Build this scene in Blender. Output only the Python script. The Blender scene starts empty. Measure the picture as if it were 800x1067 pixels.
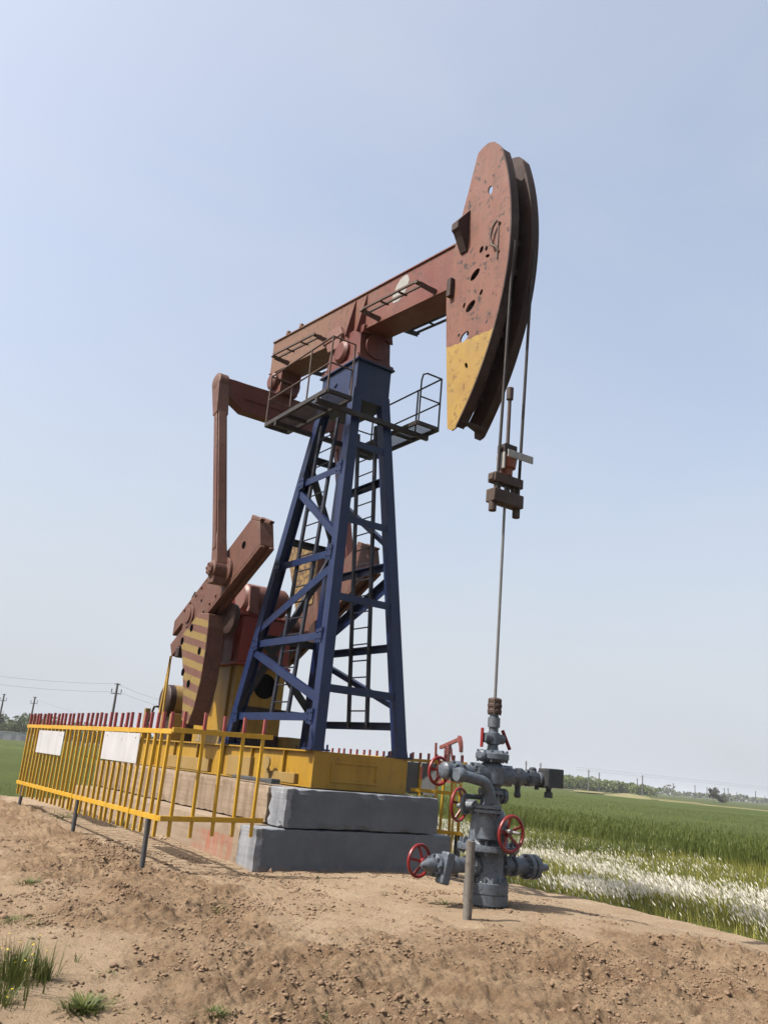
import bpy, bmesh, math, random
import numpy as np
from mathutils import Vector, Matrix
random.seed(7); rng = np.random.default_rng(11)
sc = bpy.context.scene
COL = sc.collection
R = math.radians

# ------------------------------------------------------------------ helpers
class MB:
    """collects shapes in one bmesh; build() links them as ONE mesh object"""
    def __init__(s): s.bm = bmesh.new(); s.mi = 0
    def _face(s, vs):
        try:
            f = s.bm.faces.new(vs); f.material_index = s.mi; return f
        except ValueError: return None
    def hexa(s, p):
        v = [s.bm.verts.new(q) for q in p]
        for f in ((3,2,1,0),(4,5,6,7),(0,1,5,4),(1,2,6,5),(2,3,7,6),(3,0,4,7)): s._face([v[i] for i in f])
    def box(s, x0,x1,y0,y1,z0,z1):
        s.hexa([(x0,y0,z0),(x1,y0,z0),(x1,y1,z0),(x0,y1,z0),(x0,y0,z1),(x1,y0,z1),(x1,y1,z1),(x0,y1,z1)])
    def bar(s, p, q, w, h, side=None, w2=None, h2=None):
        p=Vector(p); q=Vector(q); d=(q-p).normalized()
        if side is None: side = Vector((0,0,1)).cross(d) if abs(d.z)<.95 else Vector((1,0,0))
        a=Vector(side); a=(a-d*a.dot(d)).normalized(); b=d.cross(a)
        w2=w if w2 is None else w2; h2=h if h2 is None else h2
        P=[p-a*w/2-b*h/2,p+a*w/2-b*h/2,p+a*w/2+b*h/2,p-a*w/2+b*h/2]
        Q=[q-a*w2/2-b*h2/2,q+a*w2/2-b*h2/2,q+a*w2/2+b*h2/2,q-a*w2/2+b*h2/2]
        s.hexa(P+Q)
    def channel(s, p, q, w, h, t=.012, side=None):
        """H section: two flanges (normal = side) and a web"""
        p=Vector(p); q=Vector(q); d=(q-p).normalized(); a=Vector(side); a=(a-d*a.dot(d)).normalized()
        s.bar(p+a*(w/2-t/2),q+a*(w/2-t/2),t,h,a); s.bar(p-a*(w/2-t/2),q-a*(w/2-t/2),t,h,a)
        s.bar(p,q,w-2*t,t,a)
    def tube(s, pts, r, n=8, cap=True, closed=False):
        pts=[Vector(p) for p in pts]; rings=[]; N=len(pts); pa=None
        for i,p in enumerate(pts):
            if closed: d=(pts[(i+1)%N]-pts[i-1])
            else: d=pts[min(i+1,N-1)]-pts[max(i-1,0)]
            d.normalize()
            if pa is None:
                pa = d.orthogonal().normalized()
            pa=(pa-d*pa.dot(d)).normalized(); b=d.cross(pa)
            rr = r[i] if isinstance(r,(list,tuple)) else r
            rings.append([s.bm.verts.new(p+(pa*math.cos(2*math.pi*k/n)+b*math.sin(2*math.pi*k/n))*rr) for k in range(n)])
        M = N if closed else N-1
        for i in range(M):
            A=rings[i]; B=rings[(i+1)%N]
            for k in range(n): s._face([A[k],A[(k+1)%n],B[(k+1)%n],B[k]])
        if cap and not closed: s._face(rings[0][::-1]); s._face(rings[-1])
    def lathe(s, o, axis, prof, n=20):
        """prof: list of (distance along axis, radius)"""
        o=Vector(o); d=Vector(axis).normalized(); a=d.orthogonal().normalized(); b=d.cross(a); rings=[]
        for t,r in prof:
            rings.append([s.bm.verts.new(o+d*t+(a*math.cos(2*math.pi*k/n)+b*math.sin(2*math.pi*k/n))*max(r,1e-4)) for k in range(n)])
        for A,B in zip(rings,rings[1:]):
            for k in range(n): s._face([A[k],A[(k+1)%n],B[(k+1)%n],B[k]])
        s._face(rings[0][::-1]); s._face(rings[-1])
    def cyl(s, p, q, r, r2=None, n=16):
        p=Vector(p); q=Vector(q); s.lathe(p,q-p,[(0,r),((q-p).length,r if r2 is None else r2)],n)
    def prism(s, poly, x0, x1):
        """polygon in (y,z) extruded along x"""
        A=[s.bm.verts.new((x0,y,z)) for y,z in poly]; B=[s.bm.verts.new((x1,y,z)) for y,z in poly]; n=len(poly)
        s._face(A); s._face(B[::-1])
        for i in range(n): s._face([A[i],B[i],B[(i+1)%n],A[(i+1)%n]])
    def bolts(s, o, axis, rad, n, r=.014, l=.03, ph=0):
        o=Vector(o); d=Vector(axis).normalized(); a=d.orthogonal().normalized(); b=d.cross(a)
        for k in range(n):
            t=ph+2*math.pi*k/n; c=o+(a*math.cos(t)+b*math.sin(t))*rad
            s.cyl(c-d*l/2,c+d*l/2,r,n=6)
    def build(s, name, mats, parent=None, smooth=None, bevel=None):
        me=bpy.data.meshes.new(name)
        bmesh.ops.recalc_face_normals(s.bm, faces=s.bm.faces)
        s.bm.to_mesh(me); s.bm.free()
        for m in (mats if isinstance(mats,(list,tuple)) else [mats]): me.materials.append(m)
        return link(name, me, parent, smooth, bevel)

def world_loc(o):
    v=Vector(o.location)
    while o.parent: o=o.parent; v=v+Vector(o.location)
    return v
def link(name, me, parent=None, smooth=None, bevel=None):
    o=bpy.data.objects.new(name, me); COL.objects.link(o)
    if parent is not None:
        o.parent=parent; o.location=-world_loc(parent)      # vertices are in world metres
    if smooth is not None:
        me.shade_smooth(); me.set_sharp_from_angle(angle=R(smooth))
    if bevel:
        m=o.modifiers.new('Bevel','BEVEL'); m.width=bevel; m.segments=2; m.limit_method='ANGLE'; m.angle_limit=R(40)
    return o
def thing(name, label, cat, loc=(0,0,0), group=None):
    o=bpy.data.objects.new(name,None); COL.objects.link(o); o.location=loc; o.empty_display_size=.2
    return tag(o,label,cat,group)
def tag(o,label=None,cat=None,group=None,kind=None):
    if label: o['label']=label
    if cat: o['category']=cat
    if group: o['group']=group
    if kind: o['kind']=kind
    return o
def copy_tree(o,parent=None):
    c=o.copy(); COL.objects.link(c); c.parent=parent
    for ch in list(o.children): copy_tree(ch,c)
    return c

# ------------------------------------------------------------------ materials
class NT:
    def __init__(s,name):
        s.m=bpy.data.materials.new(name); s.m.use_nodes=True; s.t=s.m.node_tree; s.n=s.t.nodes; s.l=s.t.links
        s.b=s.n['Principled BSDF']; s.tc=s.n.new('ShaderNodeTexCoord'); s.co=s.tc.outputs['Object']
    def map(s,sc=(1,1,1),rot=(0,0,0),loc=(0,0,0)):
        n=s.n.new('ShaderNodeMapping'); n.inputs['Scale'].default_value=sc; n.inputs['Rotation'].default_value=rot; n.inputs['Location'].default_value=loc
        s.l.new(s.co,n.inputs['Vector']); return n.outputs['Vector']
    def noise(s,scale,detail=4,rough=.55,vec=None,dist=0):
        n=s.n.new('ShaderNodeTexNoise'); n.inputs['Scale'].default_value=scale; n.inputs['Detail'].default_value=detail
        n.inputs['Roughness'].default_value=rough; n.inputs['Distortion'].default_value=dist
        s.l.new(vec if vec is not None else s.co,n.inputs['Vector']); return n.outputs['Fac']
    def ramp(s,fac,stops):
        n=s.n.new('ShaderNodeValToRGB'); e=n.color_ramp.elements
        while len(e)<len(stops): e.new(.5)
        for k,(p,c) in enumerate(stops):
            e[k].position=p; e[k].color=(c,c,c,1) if isinstance(c,(int,float)) else (*c,1)
        s.l.new(fac,n.inputs['Fac']); return n.outputs['Color']
    def mix(s,fac,a,b):
        n=s.n.new('ShaderNodeMix'); n.data_type='RGBA'
        for v,i in ((fac,0),(a,6),(b,7)):
            if isinstance(v,tuple): n.inputs[i].default_value=(*v,1)
            elif isinstance(v,(int,float)): n.inputs[i].default_value=v
            else: s.l.new(v,n.inputs[i])
        return n.outputs[2]
    def math(s,op,a,b=0.0):
        n=s.n.new('ShaderNodeMath'); n.operation=op
        for i,v in enumerate((a,b)):
            if isinstance(v,(int,float)): n.inputs[i].default_value=v
            else: s.l.new(v,n.inputs[i])
        return n.outputs[0]
    def xyz(s):
        n=s.n.new('ShaderNodeSeparateXYZ'); s.l.new(s.co,n.inputs[0]); return n.outputs
    def bump(s,h,strength=.3,dist=.01):
        n=s.n.new('ShaderNodeBump'); n.inputs['Strength'].default_value=strength; n.inputs['Distance'].default_value=dist
        s.l.new(h,n.inputs['Height']); s.l.new(n.outputs[0],s.b.inputs['Normal'])
    def out(s,col=None,rough=.6,metal=0,spec=.4,g=.51):
        if col is not None:
            col=s.mix(1.0-g,col,(0.,0.,0.)) if not isinstance(col,tuple) else tuple(v*g for v in col)
            s.col=col
            if isinstance(col,tuple): s.b.inputs['Base Color'].default_value=(*col,1)
            else: s.l.new(col,s.b.inputs['Base Color'])
        if isinstance(rough,(int,float)): s.b.inputs['Roughness'].default_value=rough
        else: s.l.new(rough,s.b.inputs['Roughness'])
        s.b.inputs['Metallic'].default_value=metal; s.b.inputs['Specular IOR Level'].default_value=spec
        return s.m

def paint(name, base, faded=None, rust=(.10,.045,.022), amount=.35, rough=.55, scale=1.0, chips=.6, extra=None, k=.68, dirtk=.35, spec=.35):
    t=NT(name); faded=faded or tuple(min(1,c*1.35+.02) for c in base)
    base=tuple(c*k for c in base); faded=tuple(c*k for c in faded); rust=tuple(c*.8 for c in rust)
    big=t.ramp(t.noise(.9*scale,3),[(.35,0),(.68,1)])
    c=t.mix(big,base,faded)
    streak=t.ramp(t.noise(7*scale,4,.6,t.map((1,1,.10))),[(.46,0),(.72,1)])
    c=t.mix(t.math('MULTIPLY',streak,.45),c,tuple(x*.58 for x in base))
    if extra: c=extra(t,c)
    dirt=t.ramp(t.noise(2.3*scale,5,.65),[(.52,0),(.8,1)])
    c=t.mix(t.math('MULTIPLY',dirt,dirtk),c,(.19,.15,.11))
    rn=t.ramp(t.noise(9*scale,6,.68),[(1-amount-.06,0),(1-amount+.02,1)])
    c=t.mix(t.math('MULTIPLY',rn,chips),c,rust)
    grain=t.noise(60*scale,3)
    c=t.mix(t.math('MULTIPLY',grain,.16),c,tuple(x*.5 for x in base))
    r=t.math('ADD',t.math('MULTIPLY',t.noise(5,3),.3),rough-.15)
    t.bump(t.math('ADD',t.noise(30*scale,4),t.math('MULTIPLY',rn,-1.2)),.22,.008)
    return t.out(c,r,0,spec)

def horse_extra(t,c):
    x,y,z=t.xyz()
    edge=t.math('ADD',z,t.math('MULTIPLY',t.math('ADD',t.noise(7,3),-.5),.10))
    edge=t.math('ADD',edge,t.math('MULTIPLY',y,-.09))
    m=t.math('LESS_THAN',edge,8.06)
    rp_=t.ramp(t.noise(3.3,6,.7),[(.54,0),(.62,1)]); c=t.mix(t.math('MULTIPLY',rp_,.6),c,(.12,.055,.038))
    pit=t.ramp(t.noise(5.2,4,.62),[(.60,0),(.635,1)]); c=t.mix(t.math('MULTIPLY',pit,.95),c,(.035,.014,.010))
    yel=t.mix(t.ramp(t.noise(2.5,4),[(.35,0),(.7,1)]),(.46,.29,.05),(.40,.235,.045))
    ry_=t.ramp(t.noise(4.2,6,.72),[(.57,0),(.64,1)]); yel=t.mix(t.math('MULTIPLY',ry_,.75),yel,(.16,.07,.03)); return t.mix(m,c,yel)
def beam_extra(t,c):
    x,y,z=t.xyz(); m=t.n.new('ShaderNodeMapRange'); m.inputs['From Min'].default_value=1.2; m.inputs['From Max'].default_value=3.6; t.l.new(t.math('ADD',y,t.math('MULTIPLY',t.noise(1.6,5),1.6)),m.inputs['Value'])
    return t.mix(t.math('MULTIPLY',m.outputs[0],.6),c,(.27,.165,.085))
def stripe_extra(t,c):
    x,y,z=t.xyz()
    s=t.math('ADD',z,t.math('MULTIPLY',y,-.19)); s=t.math('ADD',s,t.math('MULTIPLY',t.math('ADD',t.noise(6,2),-.5),.03))
    m=t.math('LESS_THAN',t.math('FRACT',t.math('DIVIDE',s,.272)),.5)
    return t.mix(m,c,t.mix(t.noise(3,3),(.33,.23,.06),(.27,.18,.05)))

M={}
M['horse']=paint('horsehead_paint',(.35,.122,.075),(.40,.170,.110),(.085,.035,.02),.36,.66,extra=horse_extra,chips=.75,k=.66)
M['red']=paint('faded_red_paint',(.31,.060,.040),(.35,.105,.068),(.10,.035,.022),.38,.55,k=.55)
M['beam']=paint('beam_paint',(.34,.072,.044),(.39,.14,.088),(.10,.04,.025),.40,.55,extra=beam_extra,k=.60)
M['brown']=paint('weathered_crank_paint',(.26,.095,.062),(.31,.145,.100),(.09,.04,.025),.40,.62,k=.60)
M['cw']=paint('striped_counterweight_paint',(.25,.10,.068),(.29,.14,.095),(.09,.045,.03),.36,.62,extra=stripe_extra)
M['oldyellow']=paint('flaking_yellow_paint',(.42,.26,.07),(.46,.30,.12),(.11,.05,.03),.49,.65,1.6,.9,k=.85)
M['dark']=paint('dark_rusty_steel',(.060,.028,.022),(.085,.042,.032),(.05,.02,.015),.4,.6)
M['track']=paint('brown_black_track_steel',(.070,.026,.020),(.095,.040,.030),(.04,.018,.014),.4,.75)
M['gearred']=paint('gearbox_red_paint',(.34,.035,.024),(.36,.07,.05),(.10,.035,.02),.33,.45,k=1.0)
M['pink']=paint('faded_pink_paint',(.38,.15,.115),(.42,.20,.15),(.13,.05,.03),.3,.5)
M['blue']=paint('tower_blue_paint',(.005,.024,.140),(.016,.052,.195),(.06,.035,.03),.35,.40,1.2,.5,k=.54,dirtk=.08,spec=.38)
M['blueblack']=paint('blue_black_shade_paint',(.018,.022,.045),(.028,.034,.06),(.05,.03,.025),.34,.5)  # dark blue ladders; on rear braces, shade inside the tower put into the colour
M['skid']=paint('skid_yellow_paint',(.60,.33,.02),(.62,.38,.06),(.14,.065,.03),.34,.5,.9,.7,k=.80)
M['skidpale']=paint('pale_yellow_paint',(.55,.34,.085),(.58,.40,.15),(.14,.065,.03),.33,.55)
M['fence']=paint('fence_yellow_paint',(.78,.43,.013),(.80,.47,.04),(.20,.09,.03),.30,.38,2.5,.4,k=.95)
M['tip']=paint('fence_tip_red_paint',(.60,.10,.10),(.62,.20,.18),(.16,.05,.04),.34,.5,3)
M['post']=paint('grey_galvanised_pipe',(.13,.14,.155),(.18,.19,.20),(.10,.07,.05),.36,.5,2)
M['wellgrey']=paint('wellhead_grey_paint',(.19,.235,.295),(.255,.30,.355),(.085,.065,.05),.42,.40,3,.65,dirtk=.4)
M['wheel']=paint('handwheel_red_paint',(.42,.018,.02),(.48,.04,.04),(.14,.03,.025),.30,.35,4,.5)
M['stuffing']=paint('rusty_brown_iron',(.11,.065,.048),(.15,.095,.07),(.06,.03,.02),.42,.7,4)
M['rope']=paint('wire_rope_steel',(.030,.017,.013),(.042,.026,.02),(.05,.025,.02),.4,.6,5)
M['rod']=paint('polished_rod_steel',(.30,.30,.29),(.36,.36,.35),(.12,.08,.05),.25,.3,4,.3)
M['orange']=paint('orange_clamp_paint',(.42,.09,.03),(.46,.13,.05),(.10,.04,.02),.4,.5,4)
M['whitetag']=paint('weathered_white_paint',(.62,.60,.56),(.70,.69,.66),(.30,.18,.11),.33,.55,4)
M['blackbox']=paint('dark_grey_box_paint',(.065,.072,.082),(.09,.098,.108),(.05,.04,.03),.3,.45,3)
M['rail']=paint('dark_handrail_paint',(.045,.034,.034),(.07,.055,.05),(.08,.04,.025),.36,.55,3)
M['railrust']=paint('rusty_handrail_paint',(.15,.075,.05),(.18,.11,.08),(.08,.04,.025),.38,.6,3)
M['farred']=paint('far_pumpjack_red',(.40,.07,.05),(.42,.10,.07),(.16,.05,.03),.3,.5)
M['greyboard']=paint('grey_board_back',(.20,.205,.21),(.25,.25,.25),(.14,.09,.06),.3,.5,2)
M['polegrey']=paint('concrete_pole_grey',(.20,.19,.18),(.25,.24,.23),(.12,.1,.08),.3,.8)

def mat_black():
    t=NT('hole_shade_black'); return t.out((.006,.006,.007),.9,0,0.0)  # flat black discs carry the dark inside the holes as colour
M['black']=mat_black()
def mat_sign():
    t=NT('bleached_sign_face'); x,y,z=t.xyz()
    c=t.mix(t.ramp(t.noise(3,4),[(.35,0),(.7,1)]),(.66,.66,.68),(.58,.585,.61))
    st=t.ramp(t.noise(16,3,.6,t.map((1,1,.22))),[(.60,0),(.66,1)])
    c=t.mix(t.math('MULTIPLY',st,.22),c,(.70,.42,.38))
    c=t.mix(t.ramp(t.noise(11,6,.7),[(.62,0),(.74,1)]),c,(.30,.20,.13)); c=t.mix(t.math('MULTIPLY',t.ramp(t.noise(6,5,.6,t.map((1,1,.2))),[(.48,0),(.7,1)]),.35),c,(.42,.38,.33))
    return t.out(c,.45)
M['sign']=mat_sign()
def mat_concrete(name,base,pale,stain,cracks=.5,smear=False,drips=True,front=None):
    t=NT(name)
    c=t.mix(t.ramp(t.noise(1.3,5,.6),[(.33,0),(.68,1)]),base,pale)
    if drips:
        d=t.ramp(t.noise(5,5,.6,t.map((1,1,.09))),[(.44,0),(.66,1)]); c=t.mix(t.math('MULTIPLY',d,.55),c,stain)
    p=t.ramp(t.noise(26,5,.7),[(.60,0),(.70,1)]); c=t.mix(t.math('MULTIPLY',p,.5),c,stain)
    g=t.noise(90,3); c=t.mix(t.math('MULTIPLY',g,.2),c,tuple(x*.5 for x in base))
    fl=t.ramp(t.noise(3,3,.5,t.map((.25,.25,9))),[(.45,0),(.60,1)]); c=t.mix(t.math('MULTIPLY',fl,.22),c,stain)
    if smear:
        x,y,z=t.xyz()
        m=t.ramp(t.noise(5,5,.7,t.map((1,1,.35))),[(.42,0),(.62,1)])
        b=t.math('MULTIPLY',t.math('LESS_THAN',z,.36),t.math('MULTIPLY',t.math('GREATER_THAN',y,.7),t.math('LESS_THAN',y,2.2)))
        c=t.mix(t.math('MULTIPLY',t.math('MULTIPLY',m,b),.6),c,(.48,.11,.06))
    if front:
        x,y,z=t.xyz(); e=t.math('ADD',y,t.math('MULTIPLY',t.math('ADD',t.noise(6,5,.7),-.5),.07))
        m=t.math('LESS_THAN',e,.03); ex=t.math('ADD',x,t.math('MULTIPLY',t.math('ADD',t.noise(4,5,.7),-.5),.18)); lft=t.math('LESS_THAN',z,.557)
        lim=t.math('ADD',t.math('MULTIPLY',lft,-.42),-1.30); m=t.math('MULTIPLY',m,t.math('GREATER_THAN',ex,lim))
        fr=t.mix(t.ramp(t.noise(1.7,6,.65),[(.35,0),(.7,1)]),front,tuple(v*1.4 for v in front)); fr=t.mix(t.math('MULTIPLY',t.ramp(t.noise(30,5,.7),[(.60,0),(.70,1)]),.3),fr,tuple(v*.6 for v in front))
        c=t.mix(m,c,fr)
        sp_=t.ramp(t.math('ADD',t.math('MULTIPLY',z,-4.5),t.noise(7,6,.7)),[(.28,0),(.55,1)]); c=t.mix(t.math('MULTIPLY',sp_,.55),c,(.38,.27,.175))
    t.bump(t.math('ADD',t.noise(9,6,.65),t.math('MULTIPLY',t.noise(70,4),.4)),.55,.02)
    return t.out(c,.88,0,.2)
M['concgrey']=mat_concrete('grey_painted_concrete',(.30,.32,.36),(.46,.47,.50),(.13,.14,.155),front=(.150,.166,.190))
M['concbrown']=mat_concrete('bare_brown_concrete',(.36,.27,.19),(.46,.36,.265),(.17,.115,.075))
M['conclow']=mat_concrete('bare_brown_concrete_smeared',(.38,.285,.20),(.47,.37,.275),(.20,.14,.095),smear=True,drips=False)

def mat_soil():
    t=NT('dry_brown_soil')
    a=t.n.new('ShaderNodeAttribute'); a.attribute_name='dug'; dug=a.outputs['Fac']
    smooth=t.mix(t.ramp(t.noise(.8,6,.62),[(.34,0),(.70,1)]),(.41,.300,.195),(.50,.385,.262))
    dugc=t.mix(t.ramp(t.noise(2.2,7,.66),[(.36,0),(.66,1)]),(.240,.156,.093),(.395,.285,.180))
    n=t.ramp(t.math('ADD',t.math('MULTIPLY',t.noise(2.2,9,.74),1.25),t.math('MULTIPLY',dug,.55)),[(.58,0),(1.08,1)])
    c=t.mix(n,smooth,dugc)
    spots=t.ramp(t.math('ADD',t.math('MULTIPLY',t.noise(34,7,.78),.75),t.math('ADD',t.math('MULTIPLY',t.noise(2.6,4),.30),t.math('MULTIPLY',dug,.05))),[(.57,0),(.66,1)]); c=t.mix(t.math('MULTIPLY',spots,.5),c,(.135,.080,.050))
    pale=t.ramp(t.noise(40,4,.7),[(.62,0),(.72,1)]); c=t.mix(t.math('MULTIPLY',pale,.3),c,(.46,.36,.26))
    h=t.math('ADD',t.noise(20,10,.75),t.math('MULTIPLY',t.noise(90,5,.7),.4))
    t.bump(h,1.0,.045)
    return t.out(c,.95,0,.1,.63)
M['soil']=mat_soil()
def mat_clod():
    t=NT('soil_clod'); c=t.mix(t.noise(3,5),(.20,.130,.084),(.345,.240,.157)); t.bump(t.noise(40,5,.7),.7,.01); return t.out(c,.95,0,.1,.6)
M['clod']=mat_clod()
def mat_var(name,a,b,scale=3,rough=.6,c3=None,s3=.15,spec=.25,trans=.0,g=.62):
    t=NT(name); c=t.mix(t.ramp(t.noise(scale,4,.7),[(.33,0),(.67,1)]),a,b)
    if c3: c=t.mix(t.ramp(t.noise(s3,3),[(.42,0),(.66,1)]),c,c3)
    t.out(c,rough,0,spec,g)
    if trans:
        tr=t.n.new('ShaderNodeBsdfTranslucent'); t.l.new(t.col,tr.inputs['Color'])
        mx=t.n.new('ShaderNodeMixShader'); mx.inputs[0].default_value=trans
        t.l.new(t.b.outputs[0],mx.inputs[1]); t.l.new(tr.outputs[0],mx.inputs[2]); t.l.new(mx.outputs[0],t.n['Material Output'].inputs['Surface'])
    return t.m
M['wheat']=mat_var('green_wheat_blades',(.085,.120,.020),(.150,.180,.034),6,.55,(.12,.145,.026),.08,trans=.3)
M['grass']=mat_var('yellow_green_grass',(.16,.17,.030),(.33,.29,.075),5,.6,(.22,.22,.045),.3,trans=.3,g=.95)
M['plume']=mat_var('white_seed_plumes',(.70,.64,.54),(.93,.89,.80),7,.8,trans=.3,g=1.0)
M['weed']=mat_var('weed_leaves',(.07,.10,.024),(.17,.19,.05),9,.55,trans=.25)
M['yflower']=mat_var('yellow_petals',(.55,.42,.02),(.65,.5,.04),9,.6)
M['leaf']=mat_var('tree_leaves',(.055,.090,.022),(.12,.15,.040),.7,.55,trans=.25)
M['leafpale']=mat_var('hedge_leaves',(.085,.125,.032),(.16,.19,.055),.7,.55,trans=.25,g=.8)
M['leafdry']=mat_var('dry_tree_leaves',(.045,.045,.022),(.09,.075,.035),.8,.6,trans=.2)
M['bark']=mat_var('bark',(.10,.07,.05),(.16,.12,.085),4,.9)
def mat_field():
    t=NT('field_ground')
    c=t.mix(t.ramp(t.noise(.06,6,.65),[(.35,0),(.68,1)]),(.075,.100,.026),(.11,.125,.036))
    f=t.ramp(t.noise(2.5,6,.7),[(.40,0),(.66,1)]); c=t.mix(t.math('MULTIPLY',f,.5),c,(.05,.075,.02))
    t.bump(t.noise(3,6,.7),.8,.15); return t.out(c,.9,0,.1)
M['field']=mat_field()
def mat_straw():
    t=NT('pale_sandy_strip'); c=t.mix(t.ramp(t.noise(.12,6,.65),[(.35,0),(.62,1)]),(.40,.33,.19),(.20,.21,.07))
    t.bump(t.noise(2,5),.5,.1); return t.out(c,.95,0,.1)
M['straw']=mat_straw()
M['roofwhite']=mat_var('white_shed_wall',(.62,.63,.64),(.72,.72,.72),.6,.6)
M['roofblue']=mat_var('pale_blue_roof',(.30,.38,.46),(.38,.45,.52),.6,.5)
M['shedgrey']=mat_var('shed_grey',(.38,.39,.40),(.48,.48,.49),.6,.6)

# ------------------------------------------------------------------ numpy value noise
def vnoise(x,y,seed=0):
    xi=np.floor(x).astype(np.int64); yi=np.floor(y).astype(np.int64); fx=x-xi; fy=y-yi
    fx=fx*fx*fx*(fx*(fx*6-15)+10); fy=fy*fy*fy*(fy*(fy*6-15)+10)
    def h(a,b):
        n=(a*374761393+b*668265263+seed*144665)&0xffffffff; n=((n^(n>>13))*1274126177)&0xffffffff
        return ((n^(n>>16))&0xffff)/65535.
    return (h(xi,yi)*(1-fx)+h(xi+1,yi)*fx)*(1-fy)+(h(xi,yi+1)*(1-fx)+h(xi+1,yi+1)*fx)*fy
def fbm(x,y,oct=5,seed=0,gain=.5):
    s=0;a=1;t=0
    for i in range(oct):
        s=s+a*vnoise(x*2**i+17.3*i,y*2**i-9.1*i,seed+i); t+=a; a*=gain
    return s/t
def sstep(a,b,x): t=np.clip((x-a)/(b-a),0,1); return t*t*(3-2*t)
FZ=-.70                                            # level of the fields round the pad
def dugmask(x,y):
    # loose dug soil: the bank on the camera's side of the pad, running back along the fence
    w=1.5*(fbm(x*.75,y*.75,5,5,.6)-.5)*2
    front=sstep(-3.7,-4.9,y+w+.12*(x+1)) * sstep(-5.6,-4.4,x+w*.6-.25*(y+5))
    left=sstep(-2.9,-3.5,x+w*.4)*sstep(-5.4,-4.2,x+w*.7)*sstep(-4.6,-3.0,y+w)
    return np.clip(np.maximum(front,left*.9)+.25*sstep(-1,-2.6,x)*sstep(-4.2,-2.4,y+w)*sstep(1.0,-.3,y),0,1)
def height(x,y):
    z=.027*np.clip(y,0,9)*sstep(.5,-2,x)
    z=z-.36*sstep(.4,4.3,x)
    d=dugmask(x,y)
    z=z-.16*sstep(-4.2,-6.8,y+.1*x) - .10*sstep(-4.6,-6.,x)
    n1=fbm(x*1.6,y*1.6,5,1)-.5; n2=fbm(x*6.5,y*6.5,4,2,.6)-.5; n3=fbm(x*17,y*17,3,3,.6)-.5
    ridge=1-np.abs(2*fbm(x*4.2,y*4.2,4,8,.55)-1)
    n4=fbm(x*38,y*38,2,13,.6)-.5; clus=np.clip((fbm(x*1.1,y*1.1,3,19)-.40)*3.5,.12,1); lump=np.clip(fbm(x*9,y*9,4,15,.6)-.52,0,1)
    mound=np.clip(fbm(x*2.6,y*2.6,5,23,.6)-.56,0,1)-.8*np.clip(fbm(x*3.1+5,y*3.1,5,27,.6)-.58,0,1)
    z=z+n1*.05+n2*.012+n3*.012+n4*.004+d*(mound*.30+n1*.15+n2*.035+n3*.030+n4*.020+clus*(n2*.05+n3*.035+(ridge-.8)*.03+lump*.12))
    edge=4.75+.35*(fbm(x*.0+3,y*.7,3,4)-.5)+.12*(fbm(x*0+1,y*3,2,6)-.5)
    k=sstep(edge-.35,edge+.75,x); kb=sstep(8.9,10.0,y+.5*n1); kl=0
    k=np.maximum(k,kb)
    return z*(1-k)+(FZ-.06)*k
def hz(x,y): return float(height(np.array([x],float),np.array([y],float))[0])

def grid_mesh(name,xs,ys,attr=True):
    X,Y=np.meshgrid(xs,ys); Z=height(X.ravel(),Y.ravel()); nx=len(xs); ny=len(ys)
    co=np.c_[X.ravel(),Y.ravel(),Z].astype(np.float32)
    i=np.arange(nx*ny).reshape(ny,nx); q=np.stack([i[:-1,:-1],i[:-1,1:],i[1:,1:],i[1:,:-1]],-1).reshape(-1,4)
    me=raw_mesh(name,co,q)
    if attr:
        a=me.attributes.new('dug','FLOAT','POINT'); a.data.foreach_set('value',dugmask(co[:,0].astype(float),co[:,1].astype(float)).astype(np.float32))
    me.shade_smooth(); return me
def raw_mesh(name,co,faces,mi=None):
    """faces: (n,k) int array"""
    me=bpy.data.meshes.new(name); n,k=faces.shape
    me.vertices.add(len(co)); me.vertices.foreach_set('co',np.ascontiguousarray(co,np.float32).ravel())
    me.loops.add(n*k); me.loops.foreach_set('vertex_index',np.ascontiguousarray(faces,np.int32).ravel())
    me.polygons.add(n); me.polygons.foreach_set('loop_start',np.arange(0,n*k,k,dtype=np.int32))
    me.update(calc_edges=True)
    if mi is not None: me.polygons.foreach_set('material_index',np.ascontiguousarray(mi,np.int32))
    me.validate(); return me

# ------------------------------------------------------------------ camera
f_px=900.; V1=Vector((1388.,-391.5,-f_px)); V2=Vector((-643.,-208.5,-f_px))
d1=V1.normalized(); d2=(V2-d1*V2.dot(d1)).normalized(); up=d1.cross(d2)
cam=bpy.data.objects.new('camera',bpy.data.cameras.new('camera')); COL.objects.link(cam)
cam.matrix_world=Matrix.Translation((-7.72,-11.4,1.5)) @ Matrix((d1,d2,up)).to_4x4()
cd=cam.data; cd.sensor_fit='VERTICAL'; cd.sensor_height=36; cd.lens=36*f_px/1067; cd.clip_start=.05; cd.clip_end=20000
sc.camera=cam
CAMP=Vector(cam.location); CAMR=cam.matrix_world.to_3x3()
def at_z(px,py,z):
    """point of the place on the level z seen at a spot of the photograph (used only to read off far positions)"""
    d=CAMR@Vector((px-400,533.5-py,-f_px)); return CAMP+d*((z-CAMP.z)/d.z)

# ------------------------------------------------------------------ light
TR=Vector((.76,-.17,-1.0)).normalized()           # way the sunlight travels
el=math.asin(-TR.z); az=math.atan2(-TR.x,-TR.y)
w=bpy.data.worlds.new('World'); sc.world=w; w.use_nodes=True
sky=w.node_tree.nodes.new('ShaderNodeTexSky'); sky.sky_type='NISHITA'; sky.sun_disc=False
sky.sun_elevation=el; sky.sun_rotation=az; sky.air_density=1.0; sky.dust_density=6.0; sky.ozone_density=.6; sky.altitude=0
bg=w.node_tree.nodes['Background']; bg.inputs['Strength'].default_value=.15
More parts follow.
